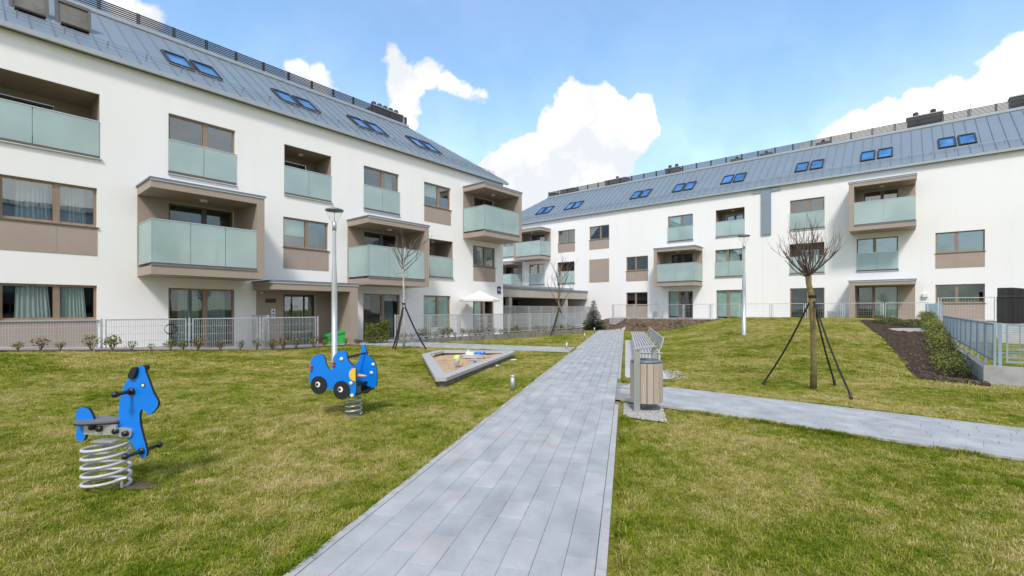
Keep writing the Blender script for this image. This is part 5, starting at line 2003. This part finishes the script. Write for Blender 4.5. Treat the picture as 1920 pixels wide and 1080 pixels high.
# globe tree on the mound
rnd = random.Random(3)
tx, ty, tz = placed(1525, 728)
sc_ = 871 / ty
H_ = 213 / sc_
gt = thing('tree', 'leafless globe-crowned tree with straight olive trunk held by black straps on the right mound', 'tree', (tx, ty, tz - .03))
tr = MB()
tp = [(0, 0, 0), (.01, 0, .25 * H_), (.015, .02, .5 * H_), (-.02, .0, .72 * H_), (-.03, .0, .82 * H_), (-.085, .01, .93 * H_), (-.10, 0, 1.0 * H_)]
tr.path(tp, [.062, .056, .054, .054, .056, .050, .058], 12)
tr.build('trunk', MT['bark'], gt, True)
cr_ = MB()
top = Vector((-.10, 0, 1.0 * H_))
for k in range(32):
    a = k * 2.39996
    el = math.radians(rnd.uniform(2, 86))
    d = Vector((math.cos(a) * math.cos(el), math.sin(a) * math.cos(el), math.sin(el) + .10))
    ln = .40 + .16 * math.sin(el) + rnd.uniform(0, .14)
    branch(cr_, top + Vector((rnd.uniform(-.03, .03), rnd.uniform(-.03, .03), rnd.uniform(-.04, .05))), d, ln * 1.15, .012, 2, rnd, up=.42, spread=.42, nseg=5, kids=(2, 3), shrink=.66)
cr_.build('crown', MT['twig'], gt)
L3 = lambda px, y: (lambda q: (q[0] - tx, q[1] - ty, q[2] - tz + .05))(placed(px, y))
kz = (728 - 553) / sc_
stays(gt, None, (-.02, 0, kz), [L3(1430, 722), L3(1566, 722), L3(1598, 750)], .032)

# thin leafless tree by the entrance path
rnd = random.Random(11)
tx, ty, tz = placed(757, 654)
sc_ = 871 / ty
t1 = thing('tree', 'slender leafless young tree with pale trunk and black stays beside the sandbox', 'tree', (tx, ty, tz - .03))
Hh = (655 - 505) / sc_
MB().path([(0, 0, 0), (.01, 0, .35 * Hh), (.0, .01, .7 * Hh), (-.02, 0, Hh), (.0, 0, Hh * 1.12), (.05, .02, Hh * 1.28)], [.05, .045, .04, .034, .026, .016], 10).build('trunk', MT['bark_pale'], t1, True)
cb = MB()
for k in range(9):
    a = k * 2.4
    el = math.radians(rnd.uniform(22, 62))
    d = Vector((math.cos(a) * math.cos(el), math.sin(a) * math.cos(el), math.sin(el)))
    branch(cb, Vector((-.02, 0, Hh * (1.0 + .02 * k - .03))), d, rnd.uniform(.75, 1.15), .022, 2, rnd, up=.30, spread=.55, kids=(2, 3), shrink=.6)
for k in range(22):
    a = k * 2.4
    z = Hh * rnd.uniform(.55, .98)
    d = Vector((math.cos(a), math.sin(a), rnd.uniform(-.05, .4)))
    branch(cb, Vector((-.01, 0, z)), d, rnd.uniform(.15, .42), .007, 1, rnd, up=.05, spread=.5, kids=(1, 2), shrink=.5)
cb.build('crown', MT['bark_grey'], t1)
L3 = lambda px, y: (lambda q: (q[0] - tx, q[1] - ty, q[2] - tz + .04))(placed(px, y))
stays(t1, None, (0, 0, (655 - 569) / sc_), [L3(741, 656), L3(799, 655.5), L3(737, 653)], .06)

# thin tree farther along the path
rnd = random.Random(5)
tx, ty, tz = placed(1047, 627)
sc_ = 871 / ty
t2 = thing('tree', 'farther leafless young tree with black stays on the lawn in front of the garage link', 'tree', (tx, ty, tz - .03))
Hh = (627 - 572) / sc_
MB().path([(0, 0, 0), (.02, 0, .5 * Hh), (.04, 0, Hh), (.0, 0, Hh * 1.3), (.10, 0, Hh * 1.9), (.22, 0, Hh * 2.5)], [.07, .06, .052, .04, .028, .012], 10).build('trunk', MT['bark'], t2, True)
cb = MB()
for k in range(12):
    a = k * 2.4
    el = math.radians(rnd.uniform(38, 66))
    d = Vector((math.cos(a) * math.cos(el), math.sin(a) * math.cos(el), math.sin(el)))
    branch(cb, Vector((.03, 0, Hh * (.95 + .1 * k))), d, rnd.uniform(1.3, 2.1) * (1 - .03 * k), .024, 2, rnd, up=.2, spread=.5, kids=(2, 3), shrink=.55)
cb.build('crown', MT['bark_grey'], t2)
L3 = lambda px, y: (lambda q: (q[0] - tx, q[1] - ty, q[2] - tz + .04))(placed(px, y))
stays(t2, None, (.03, 0, (627 - 577) / sc_), [L3(1032, 630), L3(1074, 624), L3(1036, 628)], .08)


# small spruce
rnd = random.Random(9)
sx_, sy_ = (1113 - 960) / 871 * 36.0, 36.0
szg = Tz(sx_, sy_)
spz = thing('spruce_tree', 'small dark green spruce at the end of the path in front of the white wall', 'tree', (sx_, sy_, szg - .05))
HS = 2.45
MB().path([(0, 0, 0), (0, 0, HS * .5), (.01, 0, HS)], [.05, .03, .008], 8).build('trunk', MT['twig'], spz)
nm = MB()
for lv in range(26):
    z = .12 + (HS - .2) * (lv / 26) ** 1.0
    rad_ = 1.02 * (1 - z / HS) ** 1.25 + .04
    for k in range(18 if lv < 17 else 5):
        a = rnd.random() * 6.283
        ln = rad_ * rnd.uniform(.75, 1.12)
        dr = Vector((math.cos(a), math.sin(a), 0))
        n_s = max(3, int(ln / .07))
        for s_i in range(n_s):
            u = (s_i + .5) / n_s
            p = dr * (ln * u) + Vector((0, 0, z - .10 * u * ln + .12 * (u * ln) ** 2 + .0))
            w_ = .10 * (1 - u * .6) + .03
            for q in range(9):
                b = rnd.uniform(-1, 1)
                e = dr * rnd.uniform(.05, .13) + Vector((-dr.y, dr.x, 0)) * b * w_ + Vector((0, 0, rnd.uniform(-.02, .05)))
                sdv = Vector((rnd.uniform(-1, 1), rnd.uniform(-1, 1), rnd.uniform(-1, 1))).normalized() * .03
                nm.add([p - sdv, p + sdv, p + e], [(0, 1, 2)])
nm.build('crown', MT['needle'], spz)


# ------------------------------------------------------------------ shrubs and hedges
def leafcloud(mb, c, rx, ry, rz_, n, size, rnd, hollow=.3):
    for _ in range(n):
        while True:
            v = Vector((rnd.uniform(-1, 1), rnd.uniform(-1, 1), rnd.uniform(-1, 1)))
            if hollow < v.length < 1: break
        p = Vector((c[0] + v.x * rx, c[1] + v.y * ry, c[2] + v.z * rz_))
        a = Vector((rnd.uniform(-1, 1), rnd.uniform(-1, 1), rnd.uniform(-.3, 1))).normalized()
        b = a.orthogonal().normalized()
        b = (Matrix.Rotation(rnd.random() * 6.28, 3, a) @ b)
        s = size * rnd.uniform(.6, 1.3)
        mb.add([p, p + a * s * .5 + b * s * .3, p + a * s, p + a * s * .5 - b * s * .3], [(0, 1, 2, 3)])


def shrub(seed, h, mat, nst=7, nl=90):
    rnd = random.Random(seed)
    st, lf = MB(), MB()
    for k in range(nst):
        a = rnd.random() * 6.28
        d = Vector((math.cos(a) * .45, math.sin(a) * .45, 1)).normalized()
        tips = []
        branch(st, Vector((0, 0, 0)), d, h * rnd.uniform(.6, 1), .006, 1, rnd, up=.2, spread=.6, kids=(2, 3), shrink=.5, tips=tips)
    leafcloud(lf, (0, 0, h * .62), h * .48, h * .48, h * .36, nl, .05, rnd, .1)
    return st.mesh('stems', MT['twig']), lf.mesh('leaves', MT[mat])


protos = [shrub(s, .30, m, 7, n) for s, m, n in ((1, 'leaf', 130), (2, 'leaf_brown', 100), (3, 'leaf_yellow', 150), (4, 'leaf', 60))]
rnd = random.Random(21)


def plant(k, x, y, z, s, label, group):
    r = thing('shrub', label, 'shrub', (x, y, z), rnd.random() * 6.28, group)
    r.scale = (s, s, s)
    obj('stems', protos[k][0], r)
    obj('leaves', protos[k][1], r)


s_ = -3.6
while s_ < 8.0:
    x, y = w1(s_ + rnd.uniform(-.08, .08), 1.82 + rnd.uniform(-.06, .06))
    kk = rnd.choice([0, 1, 2, 3, 3])
    plant(kk, x, y, Tz(x, y) - .01, rnd.uniform(.8, 1.6), ['olive green', 'bronze brown', 'yellow-green', 'nearly bare'][kk] + ' small shrub in the planted row along the fence of the left building', 'young shrubs along the left fence')
    s_ += rnd.uniform(.34, .62)
s_ = 9.5
while s_ < 24.4:
    x, y = w1(s_, 2.38 + rnd.uniform(-.06, .06))
    kk = rnd.choice([0, 2, 2, 1])
    plant(kk, x, y, .20, rnd.uniform(.9, 1.9), ['olive green', 'bronze brown', 'yellow-green'][kk] + ' small shrub behind the concrete palisade under the garden fence', 'shrubs behind the palisade')
    s_ += rnd.uniform(.28, .5)
for _ in range(22):
    x, y = w2(rnd.uniform(-19.0, -11), rnd.uniform(3.2, 4.6))
    plant(rnd.choice([1, 0, 1]), x, y, Tz(x, y), rnd.uniform(.4, .9), 'low scrubby plant on the brown soil bank below the right building', 'plants on the soil bank')


def hedge(label, line, w, h, n, mat, seed, size=.06, name='hedge', cat='hedge'):
    rnd = random.Random(seed)
    lf = MB()
    line = [np.array(p) for p in line]
    P = np.array(line)
    d = np.r_[0, np.cumsum(np.hypot(*np.diff(P, axis=0).T))]
    for i in range(n):
        t = rnd.random() * d[-1]
        x, y = np.interp(t, d, P[:, 0]), np.interp(t, d, P[:, 1])
        hh = h * (.75 + .35 * math.sin(t * 2.3 + seed) * math.sin(t * .9) + rnd.uniform(-.1, .15))
        ww = w * (.8 + .3 * math.sin(t * 3.1 + 1))
        a = rnd.uniform(-1, 1)
        zz = rnd.random() ** .6
        off = a * ww / 2 * math.sqrt(max(0, 1 - (zz * .85) ** 2))
        k = max(1, int(np.searchsorted(d, t)))
        k = min(k, len(P) - 1)
        e = (P[k] - P[k - 1]) / max(1e-6, np.linalg.norm(P[k] - P[k - 1]))
        x, y = x - e[1] * off, y + e[0] * off
        p = Vector((x, y, Tz(x, y) + .02 + zz * hh))
        a_ = Vector((rnd.uniform(-1, 1), rnd.uniform(-1, 1), rnd.uniform(-.2, 1.2))).normalized()
        b_ = (Matrix.Rotation(rnd.random() * 6.28, 3, a_) @ a_.orthogonal().normalized())
        s = size * rnd.uniform(.6, 1.4)
        lf.add([p, p + a_ * s * .5 + b_ * s * .28, p + a_ * s, p + a_ * s * .5 - b_ * s * .28], [(0, 1, 2, 3)])
    r = thing(name, label, cat)
    lf.build('foliage', MT[mat], r)
    st = MB()
    for i in range(int(d[-1] * 9)):
        t = rnd.random() * d[-1]
        x, y = np.interp(t, d, P[:, 0]), np.interp(t, d, P[:, 1])
        z = Tz(x, y)
        branch(st, Vector((x + rnd.uniform(-.1, .1), y + rnd.uniform(-.1, .1), z)), Vector((rnd.uniform(-.4, .4), rnd.uniform(-.4, .4), 1)), h * .85, .008, 1, rnd, kids=(2, 3), shrink=.5)
    stuff(st.build('stems', MT['twig'], r))
    return r


hedge('yellow-green clipped hedge between the dark soil bed and the blue-grey fence', [w2(cfx - .55, v) for v in (4.0, 8, 12, 16, 19, 21.6)], .85, .50, 12500, 'leaf_yellow', 2, .055)
hedge('olive bush growing against the side wall of the entrance porch', [w1(8.3, 1.7), w1(8.6, 1.9), w1(9.1, 2.2)], .65, 1.0, 5500, 'leaf', 5, .06, 'bush', 'bush')
_a, _b, _c = placed(1640, 606), placed(1690, 612), placed(1745, 616)
hedge('loose leggy shrubs with pale flowers behind the white planter edge', [_a[:2], _b[:2], _c[:2]], .8, .42, 2600, 'leaf', 8, .05, 'bush', 'bush')


# ------------------------------------------------------------------ grass
def in_poly(x, y, poly):
    c = np.zeros(x.shape, bool)
    n = len(poly)
    j = n - 1
    for i in range(n):
        xi, yi = poly[i]; xj, yj = poly[j]
        m = ((yi > y) != (yj > y)) & (x < (xj - xi) * (y - yi) / (yj - yi + 1e-12) + xi)
        c ^= m
        j = i
    return c


def grass_mask(x, y):
    rx, ry = x - PO[0], y - PO[1]
    a = rx * PD[0] + ry * PD[1]; b = rx * QD[0] + ry * QD[1]
    c = SM[0] * x + SM[1] * y
    s1 = (x - P1[0]) * U1[0] + (y - P1[1]) * U1[1]; v1 = (x - P1[0]) * N1[0] + (y - P1[1]) * N1[1]
    s2 = (x - P2[0]) * U2[0] + (y - P2[1]) * U2[1]; v2 = (x - P2[0]) * N2[0] + (y - P2[1]) * N2[1]
    ok = np.ones(x.shape, bool)
    ok &= ~((b > -1.84) & (b < .07) & (a < 33.9))
    ok &= ~((c > C0) & (c < C1) & (b > 0))
    ok &= ~((a > 14.36) & (a < 16.40) & (b < -1.8) & (b > -11.5))
    ok &= ~((s1 < 8.2) & (v1 < 2.0)) & ~((s1 >= 8.2) & (v1 < 2.70) & (s1 < 24.6)) & ~((s1 >= 24.6) & (v1 < 2.0))
    ok &= ~((a > 8.15) & (a < 21.6) & (b > 0) & (b < 1.07))
    ok &= ~((a > 8.25) & (a < 9.7) & (b > 0) & (b < 1.30))
    ok &= ~((a > 4.15) & (a < 5.3) & (b > 0) & (b < .66) & (a + .4 * b > 4.3))
    ok &= v2 > 2.9
    ok &= ~in_poly(x, y, outer)
    ok &= ~in_poly(x, y, bedL + bedR[::-1])
    ok &= ~in_poly(x, y, soilA + soilB[::-1])
    ok &= ~(y > 34.9)
    ok &= (np.hypot(x - hx, y - hy) > .13) & (np.hypot((x - hx - .22) / 1.3, (y - hy - .05) / .8) > .08 + .04 * np.sin(x * 40) * np.cos(y * 33)) & (np.hypot(x - vx, y - vy) > .09)
    df = -((x - FC[0]) * FD[1] - (y - FC[1]) * FD[0])
    ok &= ~((df < .25) & (df > -.25) & (v2 < 22.3))
    return ok


def tuft_mesh(seed, nb, rad_, hmin, hmax, wid, lmax=.05):
    r = random.Random(seed)
    vs, fs = [], []
    for _ in range(nb):
        a = r.random() * 6.283
        q = rad_ * math.sqrt(r.random())
        x, y = q * math.cos(a), q * math.sin(a)
        h = r.uniform(hmin, hmax)
        la = r.random() * 6.283
        lean = r.uniform(.5, 1.0) * lmax if r.random() < .75 else r.uniform(.2, .8) * h
        dx, dy = math.cos(la), math.sin(la)
        px_, py_ = -dy * wid / 2, dx * wid / 2
        o = len(vs)
        vs += [(x - px_, y - py_, -.005), (x + px_, y + py_, -.005),
               (x + dx * lean * .4 - px_ * .8, y + dy * lean * .4 - py_ * .8, h * .75), (x + dx * lean * .4 + px_ * .8, y + dy * lean * .4 + py_ * .8, h * .75),
               (x + dx * lean, y + dy * lean, h)]
        fs += [(o, o + 1, o + 3, o + 2), (o + 2, o + 3, o + 4)]
    me = bpy.data.meshes.new('grass_tuft')
    me.from_pydata(vs, [], fs)
    me.materials.append(MT['blade'])
    return bpy.data.objects.new('grass_tuft', me)


def grass(name, label, x, y, tuft, smin, smax):
    z = T(x, y) + .012 * np.sin(x * 1.7 + 1.3 * np.sin(y * .9)) * np.cos(y * 1.4 + np.sin(x * .8)) - .012
    me = bpy.data.meshes.new(name)
    me.from_pydata(np.stack([x, y, z], 1).tolist(), [], [])
    o = obj(name, me)
    stuff(o, label, 'grass')
    ng = bpy.data.node_groups.new(name + '_scatter', 'GeometryNodeTree')
    ng.interface.new_socket('Geometry', in_out='INPUT', socket_type='NodeSocketGeometry')
    ng.interface.new_socket('Geometry', in_out='OUTPUT', socket_type='NodeSocketGeometry')
    gi, go = ng.nodes.new('NodeGroupInput'), ng.nodes.new('NodeGroupOutput')
    oi = ng.nodes.new('GeometryNodeObjectInfo')
    oi.inputs['Object'].default_value = tuft
    oi.inputs['As Instance'].default_value = True
    ip = ng.nodes.new('GeometryNodeInstanceOnPoints')
    rv = ng.nodes.new('FunctionNodeRandomValue')
    rv.data_type = 'FLOAT_VECTOR'
    rv.inputs[0].default_value = (-.12, -.12, 0)
    rv.inputs[1].default_value = (.12, .12, 6.283)
    rs = ng.nodes.new('FunctionNodeRandomValue')
    rs.data_type = 'FLOAT'
    rs.inputs[2].default_value = smin
    rs.inputs[3].default_value = smax
    rs.inputs['Seed'].default_value = 4
    ng.links.new(gi.outputs[0], ip.inputs['Points'])
    ng.links.new(oi.outputs['Geometry'], ip.inputs['Instance'])
    ng.links.new(rv.outputs[0], ip.inputs['Rotation'])
    ng.links.new(rs.outputs[1], ip.inputs['Scale'])
    ng.links.new(ip.outputs[0], go.inputs[0])
    md = o.modifiers.new('scatter', 'NODES')
    md.node_group = ng


def sample(r0, r1, dens, half=62):
    """uniform density (per m2) ring sector in front of the viewer's place"""
    A_ = R(half) * (r1 ** 2 - r0 ** 2)
    n = int(A_ * dens)
    rr = np.sqrt(rng.uniform(r0 ** 2, r1 ** 2, n))
    th = rng.uniform(-R(half), R(half), n)
    x, y = rr * np.sin(th), rr * np.cos(th)
    m = grass_mask(x, y)
    return x[m], y[m]


parts_ = [sample(1.2, 5, 950), sample(5, 8, 650), sample(8, 13, 330)]
x = np.concatenate([p[0] for p in parts_]); y = np.concatenate([p[1] for p in parts_])
grass('lawn_grass', 'short tousled dry and green grass of the near lawns', x, y, tuft_mesh(1, 18, .05, .006, .028, .0042, .048), .7, 1.35)
parts_ = [sample(13, 22, 150), sample(22, 38, 60)]
x = np.concatenate([p[0] for p in parts_]); y = np.concatenate([p[1] for p in parts_])
grass('far_lawn_grass', 'short green grass of the mound and the far lawns', x, y, tuft_mesh(2, 18, .09, .01, .03, .009, .06), .7, 1.4)
# worn soil beside the horse's spring
_w = []
for k in range(18):
    t_ = 6.2832 * k / 18
    r_ = .13 * random.uniform(.75, 1.2)
    _w.append((hx + .22 + r_ * 1.35 * math.cos(t_), hy + .05 + r_ * .8 * math.sin(t_)))
wv = [(hx + .22, hy + .05, Tz(hx + .22, hy + .05) + .006)] + [(a, b, Tz(a, b) + .001) for a, b in _w]
struct(MB().add(wv, [(0, 1 + k, 1 + (k + 1) % 18) for k in range(18)]).build('bare_soil', MT['soil_dry']))
lv = MB()
for _ in range(420):
    rr_ = math.sqrt(random.uniform(2.2 ** 2, 15 ** 2)); th_ = random.uniform(-R(55), R(55))
    a, b = rr_ * math.sin(th_), rr_ * math.cos(th_)
    if not grass_mask(np.array([a]), np.array([b]))[0]: continue
    z_ = Tz(a, b) + random.uniform(.012, .03)
    s__ = random.uniform(.012, .028); g_ = random.random() * 6.28
    c_, n__ = math.cos(g_), math.sin(g_)
    lv.add([(a + c_ * s__, b + n__ * s__, z_), (a - n__ * s__ * .5, b + c_ * s__ * .5, z_ + .004), (a - c_ * s__, b - n__ * s__, z_ + .001), (a + n__ * s__ * .5, b - c_ * s__ * .5, z_ + .006)], [(0, 1, 2, 3)])
stuff(lv.build('dead_leaves', MT['leaf_brown']), 'small dead leaves scattered over the lawn', 'leaves')
# longer fringe along path edges
ex_, ey_ = [], []
for _ in range(8200):
    a = rng.uniform(-.5, 14)
    side = rng.random() < .5
    b = (.072 + abs(rng.normal(0, .03))) if side else (-1.845 - abs(rng.normal(0, .03)))
    p = pab(a, b)
    ex_.append(p[0]); ey_.append(p[1])
for _ in range(3200):
    p = SM * (C0 - .02 - abs(rng.normal(0, .03))) + SE * rng.uniform(-6, 6)
    if ab(*p)[1] > 1.0: ex_.append(p[0]); ey_.append(p[1])
    p = SM * (C1 + .01 + abs(rng.normal(0, .03))) + SE * rng.uniform(-6, 6)
    if ab(*p)[1] > .8: ex_.append(p[0]); ey_.append(p[1])
ex_, ey_ = np.array(ex_), np.array(ey_)
m = grass_mask(ex_, ey_)
nz = np.sin(ex_ * 5.3 + ey_ * 3.1) + np.sin(ex_ * 2.1 - ey_ * 7.7) + rng.normal(0, .8, len(ex_))
m &= nz > -.2
grass('edge_grass', 'longer uneven grass hanging over the path edges', ex_[m], ey_[m], tuft_mesh(3, 11, .03, .025, .06, .0045, .06), .6, 1.5)
